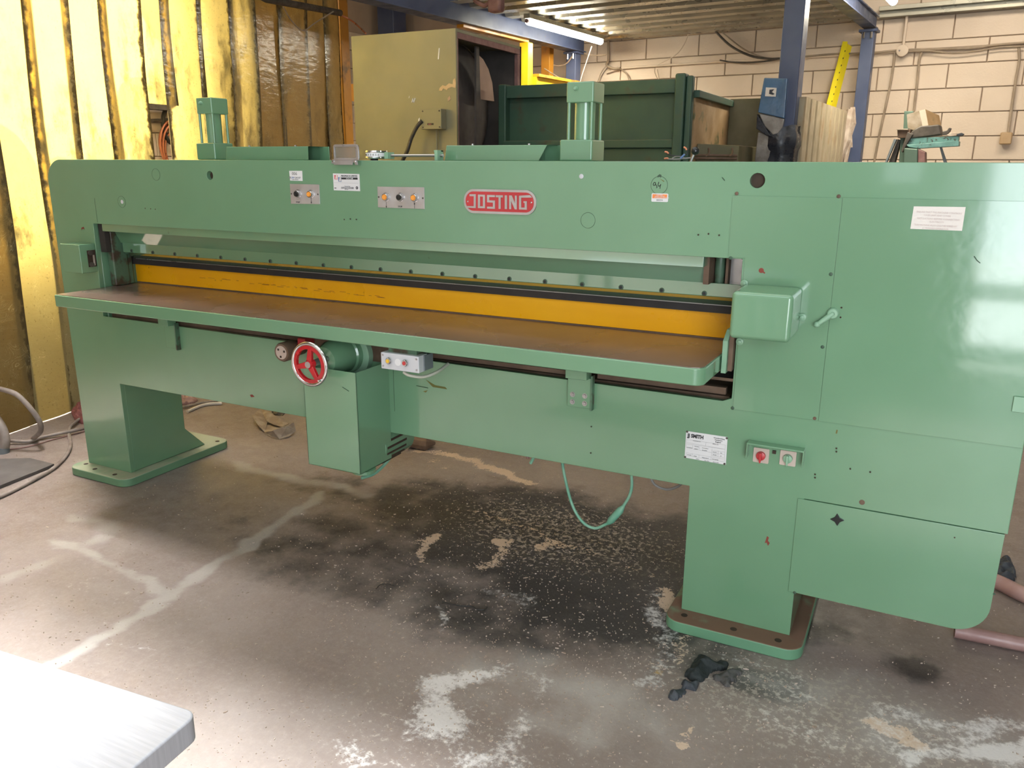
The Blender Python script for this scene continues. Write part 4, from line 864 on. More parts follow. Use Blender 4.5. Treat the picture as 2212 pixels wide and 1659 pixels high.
# JJ SMITH plate
jj = obj('maker_plate', plate_mb([onp(1482.5, 930.5), onp(1572, 944), onp(1568, 1004), onp(1479, 988)], [], -.0015, 0), 'label_white', G, 0, label='white riveted supplier plate with black heading')
def jp(px, py): return onp(1474+px/19.99, 925+py/19.99)
x_, z_ = jp(232, 352); text('lettering', 'JJ SMITH', .0165, x_, -.002, z_-.001, 'ink_black', jj, wx=.86, offset=.0007)
for k, (ln, a, b_) in enumerate((('Woodworking', 1355, 400), ('Machinery', 1405, 490), ('England', 1425, 575))):
    x_, z_ = jp(a, b_); text('lettering', ln, .0058, x_, -.002, z_-.002, 'ink_black', jj)
def jline(a, b_, w=.0005):
    p, q = jp(*a), jp(*b_); return MB().add([(p[0], -.0019, p[1]-w/2), (q[0], -.0019, q[1]-w/2), (q[0], -.0019, q[1]+w/2), (p[0], -.0019, p[1]+w/2)] if abs(p[0]-q[0]) > abs(p[1]-q[1]) else [(p[0]-w/2, -.0019, p[1]), (p[0]+w/2, -.0019, p[1]), (q[0]+w/2, -.0019, q[1]), (q[0]-w/2, -.0019, q[1])], [(0, 1, 2, 3)])
gridl = MB()
for a, b_ in (((190, 480), (1870, 720)), ((190, 610), (1850, 900)), ((190, 670), (1840, 900)), ((470, 880), (1250, 1040)), ((170, 1050), (1800, 1330)), ((170, 1180), (1790, 1440)), ((1290, 960), (1830, 1020)), ((1280, 1060), (1820, 1130)), ((1260, 1170), (1810, 1270)),
              ((190, 480), (170, 800)), ((1030, 590), (1010, 750)), ((460, 720), (450, 870)), ((740, 770), (730, 900)), ((1290, 870), (1260, 1170)), ((1560, 960), (1540, 1220)), ((180, 1050), (165, 1200)), ((440, 1090), (430, 1220)), ((730, 1140), (720, 1260)), ((1250, 1240), (1230, 1370)), ((1860, 720), (1820, 1440))):
    g_ = jline(a, b_); gridl.add(g_.v, g_.f)
obj('print', gridl, 'ink_grey', jj)
for ln, a, b_ in (('MACHINE No', 470, 525), ('SERIAL No', 1310, 665), ('HOURS', 530, 770), ('RUNNING', 190, 815), ('SPEED', 525, 880), ('TO SUPPLY', 860, 840), ('IN AMPS', 865, 935), ('VOLTS', 1320, 1015), ('PHASE', 1320, 1130), ('CYCLES', 205, 1130), ('SPEED', 490, 1190), ('FREQUENCY', 850, 1255), ('MAX BORE', 1285, 1320), ('LEEDS', 590, 1310), ('TEL 0532', 950, 1385), ('ENGLAND', 1320, 1450), ('420', 1640, 1060), ('50', 1640, 1190)):
    x_, z_ = jp(a, b_); text('lettering', ln, .0040, x_, -.002, z_-.0015, 'ink_grey', jj)
for c in ((215, 145), (1925, 425), (125, 1235), (1825, 1535)):
    x_, z_ = jp(*c); obj('rivet', MB().lathe((x_, -.0015, z_), (0, -1, 0), [(0, .0036), (.0015, .0034), (.002, .002), (.0012, .001)], 10), 'dark_motor', jj, 0, True)
# faded notice, print showing mirrored
no = obj('sticker', plate_mb([onp(1974, 445.5), onp(2086, 447), onp(2078, 498.5), onp(1966.5, 494)], [], -.0048, -.0036), 'label_cream', G, 0, label='cream notice with faded writing')
for k, (ln, a, wd) in enumerate((('ENSURE THAT THE MACHINE CONTROLS', 1980, .86), ('YOUR UNIT AND OTHER', 1995, .86), ('REGULATIONS BEFORE CONNECTING', 1981, .88), ('ELECTRICITY', 2008, .9), ('THIS MACHINE MUST ONLY BE WIRED BY', 1975, .82), ('A TRAINED OPERATOR', 1992, .9))):
    p = FY(a, 456.5+k*7.0+(a-1975)*.02, -.0048); text('lettering', ln, .0066, p[0], -.0052, p[2]-.003, 'ink_faded', no, wx=wd, ang=-.015)
# plugs, screws, chips and scratches on the front
def disc(px, py, r, mat, name='screw_head', d=.002, parent=G, y=0.0, label=None):
    x_, z_ = onp(px, py); return obj(name, MB().lathe((x_, y, z_), (0, -1, 0), [(0, r), (d*.6, r), (d, r*.8)], 20), mat, parent, 0, True, label=label)
def ringmark(px, py, r):
    x_, z_ = onp(px, py); o_ = MB().ring([(x_+r*math.cos(a), -.0002, z_+r*math.sin(a)) for a in np.linspace(0, 2*math.pi, 41)[:-1]], .0006, 6, closed=True)
    pg = obj('plug', MB().cyl((x_, 0, z_), (x_, -.0006, z_), r-.001, 32), 'machine_green', G); obj('plug_rim', o_, 'scratch_green', pg)
for a in ((263, 436, .024), (337, 377, .024), (1270, 476, .0245), (1424, 400, .026)): ringmark(*a)
disc(264, 436, .0085, 'box_grey', 'plug_button', label='round grey button on a plug'); disc(1256, 381, .0075, 'box_grey', 'screw_head')
for a in ((1592, 418), (1812, 424), (1579, 557), (1795, 592), (1777, 749), (1583, 881), (1760, 903), (1717, 1279), (2147, 1282)): disc(*a, .0052 if a[0] != 2147 else .003, 'scratch_green' if a[0] % 2 else 'rusty_brown', y=-.003)
for a in ((1509, 507), (1531, 505), (1554, 508), (315, 450), (327, 451), (337, 452), (745, 474), (758, 473), (771, 474), (1278, 921), (1277, 978), (1818, 664), (1816, 685), (1807, 968), (1807, 975), (1761, 1024), (1761, 1031), (1837, 1012), (1880, 1019), (2062, 1160)): disc(*a, .0026, 'hole_dark', 'drill_hole', .0006, y=(-.0045 if 1818 >= a[0] >= 1816 else -.0035))
disc(1862, 1085, .008, 'rusty_brown', 'drill_hole', .001); disc(1645, 584, .0075, 'rust_red', 'paint_chip', .0006, y=-.0035)
def blotch(pts, mat, name='paint_chip', y=-.0008): return obj(name, plate_mb([onp(*p) for p in pts], [], y, y+.0006), mat, G)
blotch([(1657, 1158), (1661, 1161), (1659, 1168), (1663, 1173), (1659, 1179), (1656, 1172), (1652, 1173)], 'rust_red')
blotch([(648, 584), (1652, 590)][:0] or [(1648, 584), (1654, 589), (1652, 591), (1646, 587)], 'rust_red', y=-.0045)
blotch([(176, 492), (181, 490), (183, 496), (179, 494), (176, 497)], 'rust_red'); blotch([(540, 853), (545, 852), (550, 857), (543, 858)], 'rust_red')
blotch([(920, 820), (940, 832), (962, 836), (966, 841), (948, 838), (935, 836)], 'scratch_brown'); blotch([(914, 845), (924, 843), (920, 848)], 'scratch_brown')
blotch([(1424, 385), (1426, 386), (1435, 391), (1434, 393)], 'scratch_brown'); blotch([(1425, 376), (1429, 378), (1428, 384), (1424, 382), (1421, 384), (1420, 380)], 'scratch_green')
blotch([(1807, 928), (1810, 929), (1808, 937), (1805, 936)], 'scratch_brown')
for a, b_ in (((2104, 553), (2110, 562)), ((2110, 562), (2117, 568)), ((1560, 383), (1566, 390)), ((900, 833), (925, 838)), ((740, 836), (754, 845))):
    q = [(a[0], -.0052 if a[0] > 2000 else -.002, 0)]; pa, pb = onp(*a), onp(*b_); yy = -.0052 if a[0] > 2000 else (-.002 if a[0] != 740 else Yb-.001)
    if a[0] == 740: pa, pb = (FY(*a, Yb)[0], FY(*a, Yb)[2]), (FY(*b_, Yb)[0], FY(*b_, Yb)[2])
    obj('scratch', MB().cyl((pa[0], yy, pa[1]), (pb[0], yy, pb[1]), .0012, 5), 'scratch_green', G)
x_, z0_ = onp(848, 760); obj('seam', MB().box(x_-.0006, x_+.0006, -.0008, .0004, onp(850, 888)[1], z0_), 'scratch_green', G)
x_, z0_ = onp(203, 420); obj('seam', MB().box(x_-.0006, x_+.0006, -.0006, .0004, 1.235, 1.34), 'scratch_green', G)
# push-button box hung under the table
ya = -.235; ba, bb = FY(822, 760, ya), FY(905, 806, ya)
bz0, bz1 = FY(905, 806, ya)[2], FY(823, 762, ya)[2]; bxo = obj('button_box', MB().box(ba[0], bb[0], ya, ya+.055, bz0-.002, bz0+.056), 'box_grey', G, .003, label='grey two-button box under the table edge')
obj('box_body', MB().box(ba[0]+.004, bb[0]+.004, ya+.03, ya+.085, bz0, bz0+.054), 'dark_and_shade_grey', bxo, .002)  # rear of the grey box painted dark as its shaded side
zc = bz0+.028
for k, (xx, mt) in enumerate(((ba[0]+.035, 'button_yellow'), (bb[0]-.052, 'plate_red'))):
    obj('button_ring', MB().lathe((xx, ya, zc+.002), (0, -1, 0), [(0, .0125), (.006, .0125), (.010, .0095), (.010, .007)], 22), 'chrome', bxo, 0, True)
    obj('push_button', MB().cyl((xx, ya-.005, zc+.002), (xx, ya-.012, zc+.002), .0065, 16), mt, bxo)
obj('blank_plug', MB().cyl(((ba[0]+bb[0])/2-.006, ya, zc), ((ba[0]+bb[0])/2-.006, ya-.002, zc), .0125, 22), 'label_white', bxo, 0, True)
for sx in (ba[0]+.009, bb[0]-.009):
    for sz in (bz0+.009, bz0+.047): obj('box_screw', MB().cyl((sx, ya, sz), (sx, ya-.0015, sz), .0035, 10), 'brushed_steel', bxo)
obj('hanger', MB().box(ba[0]+.02, bb[0]-.02, ya+.02, ya+.06, bz0+.05, .889), 'grimy_green', bxo)
obj('cable', MB().tube([FY(872, 804, ya+.03), FY(885, 811, ya+.03), FY(915, 814, -.17), FY(945, 803, -.12), FY(968, 786, -.05)], .0055, 10), 'cable_cream', bxo, 0, True)
# cables hanging below the beam
yc = .12
cl = obj('hanging_cable', MB().tube([FY(1213, 985, yc), FY(1220, 1030, yc), FY(1236, 1090, yc), FY(1258, 1127, yc), FY(1285, 1141, yc), FY(1312, 1131, yc)], .0055, 10).tube([FY(1346, 1094, yc), FY(1360, 1070, yc), FY(1365, 1045, yc), FY(1362, 1010, yc)], .0055, 10), 'cable_green', G, 0, True, label='green painted cable loop below the beam')
obj('cable_connector', MB().ring([FY(1312, 1131, yc), FY(1316, 1128, yc), FY(1320, 1124, yc), FY(1340, 1102, yc), FY(1343, 1098, yc), FY(1347, 1093, yc)], [.006, .010, .0135, .0135, .010, .006], 14), 'cable_green', cl, 0, True)
obj('hanging_cable', MB().tube([FY(1402, 1025, .2), FY(1415, 1047, .2), FY(1440, 1057, .2), FY(1465, 1050, .2), FY(1480, 1035, .2)], .005, 8), 'cable_grey', G, 0, True)
obj('hanging_cable', MB().tube([FY(872, 930, .1), FY(856, 965, .1), FY(838, 995, .06), FY(810, 1022, .0), FY(780, 1033, -.05)], .0065, 8), 'cable_green', G, 0, True, label='dull green motor cable')
obj('hanging_rod', MB().cyl(FY(1156, 982, .12), FY(1146, 1001, .12), .006, 8), 'cable_green', G)
obj('hanging_rod', MB().cyl(FY(1140, 982, .2), FY(1140, 990, .2), .007, 8), 'pink_hose', G)
obj('hanging_cable', MB().tube([(0.29, .45, .62), (0.315, .40, .45), (.30, .35, .36), (.27, .33, .45)], .007, 8), 'cable_cream', G, 0, True)

# ================================================================== STRIP CURTAIN
cp0, cp1 = np.array([-4.522, .158]), np.array([-4.584, .542]); cdir = (cp1-cp0)/np.linalg.norm(cp1-cp0); cn = np.array([cdir[1], -cdir[0]])  # cn faces the machine
SCu = thing('strip_curtain', 'scratched yellow plastic strip curtain hanging left of the machine', 'curtain', (*(cp0+cdir*1.5), 0))
def strip_px(s, z): q = cp0+cdir*s; return q, z
def curt_s(px, py):
    d = ray(px, py); n3 = np.array([cn[0], cn[1], 0]); t_ = ((np.array([*cp0, 0])-CAM)@n3)/(d@n3); P_ = CAM+d*t_; return (P_[:2]-cp0)@cdir
ZTOP = 3.4
def strip(s0, s1, lean, depth, zb, mat, bow=.018, label=None):
    mb = MB(); nu, nv = 8, 26; mb.uv = []
    for j in range(nv+1):
        z = zb+(ZTOP-zb)*j/nv
        for i in range(nu+1):
            f = i/nu; s = s0+(s1-s0)*f+lean*(z-2.3)
            off = depth+bow*math.sin(math.pi*f)*math.cos(z*.7+s0)+.012*math.sin(z*1.3+s0*5)+.02*noise.noise(Vector((s*1.5, z*1.2, s0)))
            q = cp0+cdir*s+cn*off; mb.v.append((q[0], q[1], z)); mb.uv.append((f, (z)/3.4))
    k = len(mb.v)
    for p in list(mb.v): mb.v.append((p[0]-cn[0]*.003, p[1]-cn[1]*.003, p[2]))
    mb.uv = mb.uv*2
    w = nu+1
    for j in range(nv):
        for i in range(nu):
            a = j*w+i; mb.f.append((a, a+1, a+1+w, a+w)); mb.f.append((k+a+w, k+a+1+w, k+a+1, k+a))
    for j in range(nv):
        for i in (0, nu): a = j*w+i; mb.f.append((a, a+w, a+w+k, a+k))
    for i in range(nu): mb.f.append((i, i+1, i+1+k, i+k))
    return obj('strip', mb, mat, SCu, 0, True, label=label)
# strip bounds along the curtain, read at the top of the frame
Y_, A_m = 'strip_yellow', 'strip_amber_unlit'
edges = [(-.52, -.14, A_m), (-.18, .235, A_m), (.19, .575, Y_), (.50, .835, Y_), (.775, 1.13, Y_), (1.055, 1.42, Y_), (1.365, 1.70, Y_), (1.40, 1.73, Y_), (1.62, 2.055, Y_),
         (2.0, 2.40, Y_), (2.33, 2.69, Y_), (2.62, 3.09, A_m), (3.03, 3.47, A_m), (3.42, 3.80, A_m), (3.74, 4.03, A_m)]
edges[6:8] = [(1.365, 1.735, Y_)]
for k, (a, b_, mt) in enumerate(edges):
    zb = .004+.004*random.random()
    if k == 6: zb = 1.875
    strip(a, b_, [0, .01, .02, .03, .03, .03, .0, .03, .03, .03, .02, .02, .01, .0, .01][k], (.011 if k % 2 else -.011), zb, mt, label='torn off short strip' if k == 6 else None)
e0 = curt_s(744, 150); q = cp0+cdir*4.10
t_ = thing('door_post', 'orange painted steel post at the far end of the strip curtain', 'post', (q[0], q[1], 0))
ux = np.array([cdir[0], cdir[1], 0]); nx_ = np.array([cn[0], cn[1], 0])
obj('shaft', MB().obox((q[0], q[1], 1.8), ux*.06, nx_*.03, (0, 0, 1.8)), 'post_orange', t_, .004)
obj('flange', MB().obox((q[0]+nx_[0]*.035, q[1]+nx_[1]*.035, 1.8), ux*.075, nx_*.005, (0, 0, 1.8)), 'post_orange', t_, .002)
pb = FX(758, 200, q[0]-.12); obj('torn_tab', plate_mb([(0, 0)]*0 or [(pb[0]-.09, pb[2]+.08), (pb[0]+.07, pb[2]+.08), (pb[0]+.07, pb[2]-.09), (pb[0]+.0, pb[2]-.08)], [], pb[1]-.01, pb[1]), 'post_orange', t_)
# rail carrying the strips
q0_, q1_ = cp0+cdir*-.75, cp0+cdir*4.15
tag(obj('curtain_rail', MB().ring([(q0_[0], q0_[1], ZTOP+.04), (q1_[0], q1_[1], ZTOP+.04)], .035, 12), 'deck_metal', None, 0, True), 'steel rail from which the yellow strip curtain hangs', 'rail')
# overhead bracket and looped wires in front of curtain end
ca, cb = FX(575, -2, -4.85), FX(735, 28, -5.0)
tag(obj('overhead_pipe', MB().ring([ca+np.array([0, -.6, .12]), ca, cb], .028, 10), 'dark_motor', None, 0, True), 'dark pipe crossing the top of the strip curtain', 'pipe')
tag(obj('drooping_wire', MB().tube([FX(612, 15, -4.8), FX(630, 45, -4.82), FX(655, 66, -4.85), FX(680, 50, -4.88), FX(720, 25, -4.9)], .006, 6), 'wall_cable', None, 0, True), 'thin brown wire drooping in front of the dark curtain strips', 'wire')
tag(obj('diagonal_cable', MB().tube([FX(722, 26, -5.1), FX(760, 45, -5.0), FX(790, 72, -4.5)], .008, 6), 'copper', None, 0, True), 'thin cable running from the orange post to the cabinet top', 'cable')
# things hanging on the wall seen through the missing strip
def onleft(px, py): return FX(px, py, -6.93)
c0 = onleft(369, 312)
co = MB()
for k in range(7):
    r = .17+.03*(k % 3); pts = [(-6.93+.02*(k % 3), c0[1]+r*.8*math.cos(a)+.01*k, c0[2]+r*1.1*math.sin(a)-.01*k) for a in np.linspace(0, 2*math.pi, 29)[:-1]]
    co.ring(pts, .011, 6, closed=True)
tag(obj('wire_coil', co, 'copper', None, 0, True), 'coil of copper coloured cable hanging on the wall behind the curtain gap', 'cable coil')
c1 = onleft(367, 272)
tag(obj('cable_loop', MB().ring([(-6.92, c1[1]+.09*math.cos(a), c1[2]+.17*math.sin(a)) for a in np.linspace(0, 2*math.pi, 25)[:-1]], .02, 8, closed=True), 'cable_black', None, 0, True), 'small black cable loop hanging above the copper coil', 'cable')
tag(obj('conduit', MB().ring([onleft(300, 262), onleft(420, 258)], .02, 8), 'dark_motor', None, 0, True), 'dark conduit on the wall behind the curtain gap', 'pipe')
tag(obj('shelf_rail', MB().obox(onleft(345, 232)+np.array([.06, 0, 0]), (.06, 0, 0), (0, .7, 0), (0, 0, .03)), 'dark_motor', None), 'dark rail near the top of the curtain gap', 'rail')

# ================================================================== OLIVE FAN CABINET
cx0, cx1, cy_0, cy_1, cz = -3.84, -2.975, 2.6, 3.60, 2.365
C = thing('fan_cabinet', 'olive sheet metal fan cabinet with an open side behind the machine', 'cabinet', ((cx0+cx1)/2, 3.1, 0))
fp = obj('front_panel', MB().box(cx0, cx1, cy_0, cy_0+.02, .05, cz), 'cabinet_olive', C)
obj('back_panel', MB().box(cx0, cx1, cy_1-.02, cy_1, .05, cz), 'duct_grey', C)
obj('top_panel', MB().box(cx0, cx1, cy_0+.021, cy_1, cz-.02, cz-.001), 'cabinet_olive', C)
obj('inner_wall', MB().box(cx0, cx0+.02, cy_0+.02, cy_1-.02, .05, cz-.02), 'duct_grey', C)
obj('floor_panel', MB().box(cx0, cx1, cy_0, cy_1, 0.0, .05), 'duct_grey', C)
obj('side_frame', MB().box(cx1-.02, cx1, cy_0+.02, cy_1, cz-.06, cz-.02).box(cx1-.03, cx1, cy_1-.06, cy_1, .05, cz-.06).box(cx1-.015, cx1, cy_0+.02, cy_0+.035, .05, cz-.06), 'mauve_strap', C, .003)
obj('fan_drum', MB().lathe((cx1-.80, 3.10, 1.90), (1, 0, 0), [(0, .45), (.50, .45), (.53, .44), (.56, .40), (.585, .30), (.60, .15), (.603, .02)], 56), 'duct_grey', C, 0, True)
obj('drum_ring', MB().ring([(cx1-.28, 3.10+.447*math.cos(a), 1.90+.447*math.sin(a)) for a in np.linspace(0, 2*math.pi, 57)[:-1]], .009, 8, closed=True), 'dark_motor', C, 0, True)
obj('duct_panel', MB().prism([(3.10, 1.95), (3.08, 2.25), (3.14, 2.23), (3.22, 2.17), (3.28, 2.08), (3.31, 1.95)], 'x', cx1-.10, cx1-.085), 'duct_tan', C, label='tan curved duct panel inside the cabinet')
obj('baffle', MB().prism([(2.99, 1.0), (3.02, cz-.06), (3.06, cz-.06), (3.12, 1.0)], 'x', cx1-.09, cx1-.075), 'duct_grey', C)
obj('baffle', MB().prism([(3.14, 1.0), (3.18, cz-.06), (3.40, cz-.06), (3.55, 1.0)], 'x', cx1-.30, cx1-.28), 'dark_motor', C)
q = FY(911, 236, cy_0-.06), FY(955, 279, cy_0-.06)
jb = obj('junction_box', MB().box(q[0][0], q[1][0], cy_0-.07, cy_0, q[1][2], q[0][2]), 'cabinet_olive', C, .004)
for sx in (q[0][0]+.014, q[1][0]-.014):
    for sz in (q[1][2]+.014, q[0][2]-.014): obj('lid_screw', MB().cyl((sx, cy_0-.07, sz), (sx, cy_0-.074, sz), .005, 8), 'dark_motor', jb)
lx = q[0][0]+.05; obj('rating_label', MB().box(lx, lx+.05, cy_0-.0712, cy_0-.07, q[1][2]+.028, q[1][2]+.040), 'ink_black', jb); text('lettering', '415 V', .010, lx+.008, cy_0-.0718, q[1][2]+.030, 'ink_red', jb)
pp = FY(943, 310, cy_0-.02); obj('conduit', MB().cyl((pp[0], cy_0-.02, 1.3), (pp[0], cy_0-.02, q[1][2]), .008, 10), 'cabinet_olive', C, 0, True)
obj('cable', MB().tube([FY(912, 261, cy_0-.07), FY(900, 275, cy_0-.08), FY(888, 300, cy_0-.09), FY(880, 325, cy_0-.10), FY(868, 350, cy_0-.10)], .014, 10), 'cable_black', C, 0, True, label='thick black cable')
def onc(px, py): a = FY(px, py, cy_0); return a[0], a[2]
def cpatch(pts, mat, name='paint_mark'): obj(name, plate_mb([onc(*p) for p in pts], [], cy_0-.002, cy_0), mat, C)
cpatch([(950, 190), (956, 184), (963, 186), (970, 180), (978, 182), (979, 172), (983, 169), (985, 178), (984, 190), (976, 188), (968, 191), (966, 195), (958, 191), (955, 196), (948, 196)], 'tape_tan', 'tape_scrap')
cpatch([(967, 212), (972, 207), (974, 214), (968, 219)], 'duct_tan', 'tape_scrap')
obj('paint_mark', MB().tube([(onc(890, 221)[0], cy_0-.001, onc(890, 221)[1]), (onc(892, 213)[0], cy_0-.001, onc(892, 213)[1]), (onc(894, 221)[0], cy_0-.001, onc(894, 221)[1]), (onc(897, 212)[0], cy_0-.001, onc(897, 212)[1])], .005, 6, 1), 'label_white', C, label='white painted letter N')
cpatch([(948, 104), (950, 104), (948, 128), (946, 128)], 'label_white'); cpatch([(904, 257), (907, 254), (906, 262), (904, 262)], 'label_white'); cpatch([(884, 208), (885, 207), (884, 212), (883, 212)], 'label_white')

# ================================================================== DARK GREEN PRESS
py0 = 3.2
PG = thing('green_press', 'dark green steel press frame standing behind the machine', 'machine', (-2.1, 3.7, 0))
x0_, x1_ = -2.93, -1.60; zt = 2.045
obj('front_plate', MB().box(x0_+.03, x1_, py0+.03, py0+.06, .1, zt), 'press_green', PG)
obj('top_rail', MB().box(x0_+.03, x1_, py0-.02, py0+.03, 1.955, zt), 'press_green', PG, .006)
obj('bottom_rail', MB().box(x0_+.03, x1_, py0-.05, py0+.03, 1.60, 1.655), 'press_green', PG, .006)
obj('skirt', MB().box(x0_+.03, x1_, py0-.02, py0+.02, .1, 1.60), 'press_green', PG, .006)
obj('side_post', MB().box(x0_-.02, x0_+.045, py0-.04, py0+.06, 0, zt+.01), 'press_green', PG, .012)
obj('side_post', MB().box(-1.612, -1.54, py0-.06, py0+.04, 0, zt+.03), 'press_green', PG, .012)
obj('end_flange', MB().box(-1.54, -1.495, py0-.04, py0+.02, 0, zt+.015), 'press_green', PG, .01)
obj('side_wall', MB().box(-1.53, -1.492, py0+.04, 4.30, .1, 1.965), 'press_brown', PG, label='dusty brown side wall')
obj('side_rail', MB().box(-1.53, -1.46, py0+.02, 4.40, 1.925, 1.972), 'press_green', PG, .004)
obj('rear_plate', MB().box(-1.49, -1.05, 4.28, 4.32, .1, 1.985), 'press_olive', PG, .004)
obj('side_bench', MB().hexa([(-1.49, 3.35, .1), (-1.22, 3.45, .1), (-1.22, 4.3, .1), (-1.49, 4.3, .1), (-1.49, 3.35, 1.632), (-1.22, 3.45, 1.62), (-1.22, 4.3, 1.62), (-1.49, 4.3, 1.632)]), 'press_olive', PG, .006)
for z_, r in ((1.555, .008), (1.535, .008)): obj('bench_rail', MB().cyl((-1.49, 3.30, z_), (-1.22, 3.40, z_-.003), r, 10), 'rusty_brown', PG, 0, True)
for xx in (-1.41, -1.25): obj('hook', MB().tube([(xx, 3.36, 1.60), (xx+.012, 3.33, 1.57), (xx-.005, 3.32, 1.545)], .006, 6), 'rusty_brown', PG, 0, True)

# ================================================================== YELLOW FRAME, STRAP, WRAPPED PARCEL
YF = thing('yellow_frame', 'bright yellow steel frame right of the olive cabinet, below the light', 'frame', tuple(FV(1131, 130, 5.4)*np.array([1, 1, 0])))
a, b_ = FV(1122, 92, 5.4), FV(1141, 92, 5.4); ztp = a[2]
def vbox(u0, u1, v0_, v1_, z0, z1): return MB().obox(UVZ((u0+u1)/2, (v0_+v1_)/2, (z0+z1)/2), UU*(u1-u0)/2, VV*(v1_-v0_)/2, (0, 0, (z1-z0)/2))
ua, ub = a@UU, b_@UU; obj('post', vbox(ua, ub, 5.4, 5.5, 0, ztp), 'steel_yellow', YF, .006)
zr0 = FV(1150, 186, 5.5)[2]; zr1 = FV(1150, 160, 5.5)[2]
obj('cross_rail', vbox(ub-.03, ub+.05, 5.5, 6.62, zr0, zr1-.03), 'steel_yellow', YF, .004)
obj('rail_top', vbox(ub-.03, ub+.08, 5.5, 6.62, zr1-.03, zr1), 'post_orange', YF, .002)
c_0, c_1 = FV(1169, 120, 6.4), FV(1187, 120, 6.4); obj('rear_post', vbox(c_0@UU, c_1@UU, 6.4, 6.5, 0, FV(1178, 88, 6.4)[2]), 'post_orange', YF, .004)
d0 = FV(1070, 68, 5.2); obj('side_rail', vbox(ua-.02, ua+.06, 4.3, 5.5, ztp+.005, ztp+.10), 'post_orange', YF, .004)
sa_, sb_ = FU_ = FV(1058, -6, 4.0), FV(1086, 26, 4.0)
sg = MB().obox((sa_+sb_)/2, UU*abs((sb_-sa_)@UU)/2, VV*.05, (0, 0, abs(sa_[2]-sb_[2])/2))
tag(obj('lifting_strap', sg, 'mauve_strap', None, .03, seg=4), 'worn mauve strap end hanging from the blue beam at the top edge', 'strap')
pts = [FV(1025, 0, 4.05), FV(1035, 7, 4.05), FV(1047, 12, 4.05), FV(1058, 6, 4.05)]
tag(obj('lifting_shackle', MB().tube(pts, .02, 8), 'mauve_strap', None, 0, True), 'brown shackle beside the hanging strap at the top edge', 'shackle')
# parcel taped to the near column
vq = 3.72
tl, tr, bl_, br_ = FV(1650, 168, vq), FV(1701, 169, vq), FV(1637, 243, vq), FV(1694, 256, vq)
def vslab(pts, v_off, th, mat, name, par=None, bev=0): 
    mb = MB(); n_ = len(pts); V0 = [p+VV*v_off for p in pts]; V1 = [p+VV*(v_off+th) for p in pts]
    mb.add(V0+V1, [tuple(range(n_)), tuple(range(2*n_-1, n_-1, -1))]+[(i, (i+1) % n_, n_+(i+1) % n_, n_+i) for i in range(n_)]); return obj(name, mb, mat, par, bev)
PK = thing('wrapped_parcel', 'blue parcel in clear plastic taped to the near blue column', 'parcel', tuple(bl_*np.array([1, 1, 0])+np.array([0, 0, 1.3])))
vslab([tl, bl_, br_, tr], 0, .12, 'wrap_blue', 'parcel_box', PK, .006)
q = [FV(*p, vq) for p in ((1637, 244), (1694, 256), (1690, 275), (1680, 288), (1668, 292), (1650, 272))]
vslab(q, .01, .1, 'wrap_clear', 'plastic_wrap', PK, .008)
q = [FV(*p, vq) for p in ((1635, 285), (1622, 400), (1690, 400), (1672, 310), (1660, 293), (1645, 285))]
vslab(q, .02, .14, 'wrap_clear', 'plastic_wrap', PK, .01)
q = [FV(*p, vq) for p in ((1636, 246), (1634, 278), (1655, 292), (1668, 296), (1660, 285), (1645, 262))]
vslab(q, -.012, .16, 'wrap_black', 'tape_band', PK, .005)
q = [FV(*p, vq) for p in ((1655, 189), (1653, 208), (1676, 209), (1678, 190))]
lb = vslab(q, -.006, .004, 'label_cream', 'parcel_label', PK)
q = [FV(*p, vq) for p in ((1663, 194), (1662, 203), (1670, 205), (1674, 203), (1668, 199), (1673, 193))]
vslab(q, -.009, .002, 'wrap_black', 'print', lb)
# black wrap round the near column
wm = MB(); cc = UVZ(-1.37, 3.83, 0); nseg, nz = 40, 22
for j in range(nz+1):
    z = 1.0+.76*j/nz
    for k in range(nseg):
        a = 2*math.pi*k/nseg; rr = .094/max(abs(math.cos(a)), abs(math.sin(a)))**.75*(1+.16*noise.noise(Vector((math.cos(a)*2, math.sin(a)*2, z*6)))+(.14 if j in (nz-2, nz-3, nz-4) else 0))
        p_ = cc+UU*rr*math.cos(a)+VV*rr*math.sin(a); wm.v.append((p_[0], p_[1], z+.02*noise.noise(Vector((a, 0, 3)))))
for j in range(nz):
    for k in range(nseg): wm.f.append((j*nseg+k, j*nseg+(k+1) % nseg, (j+1)*nseg+(k+1) % nseg, (j+1)*nseg+k))
tag(obj('plastic_wrapping', wm, 'wrap_black', None, 0, True), 'crumpled black plastic wrapped round the near blue column', 'wrapping')
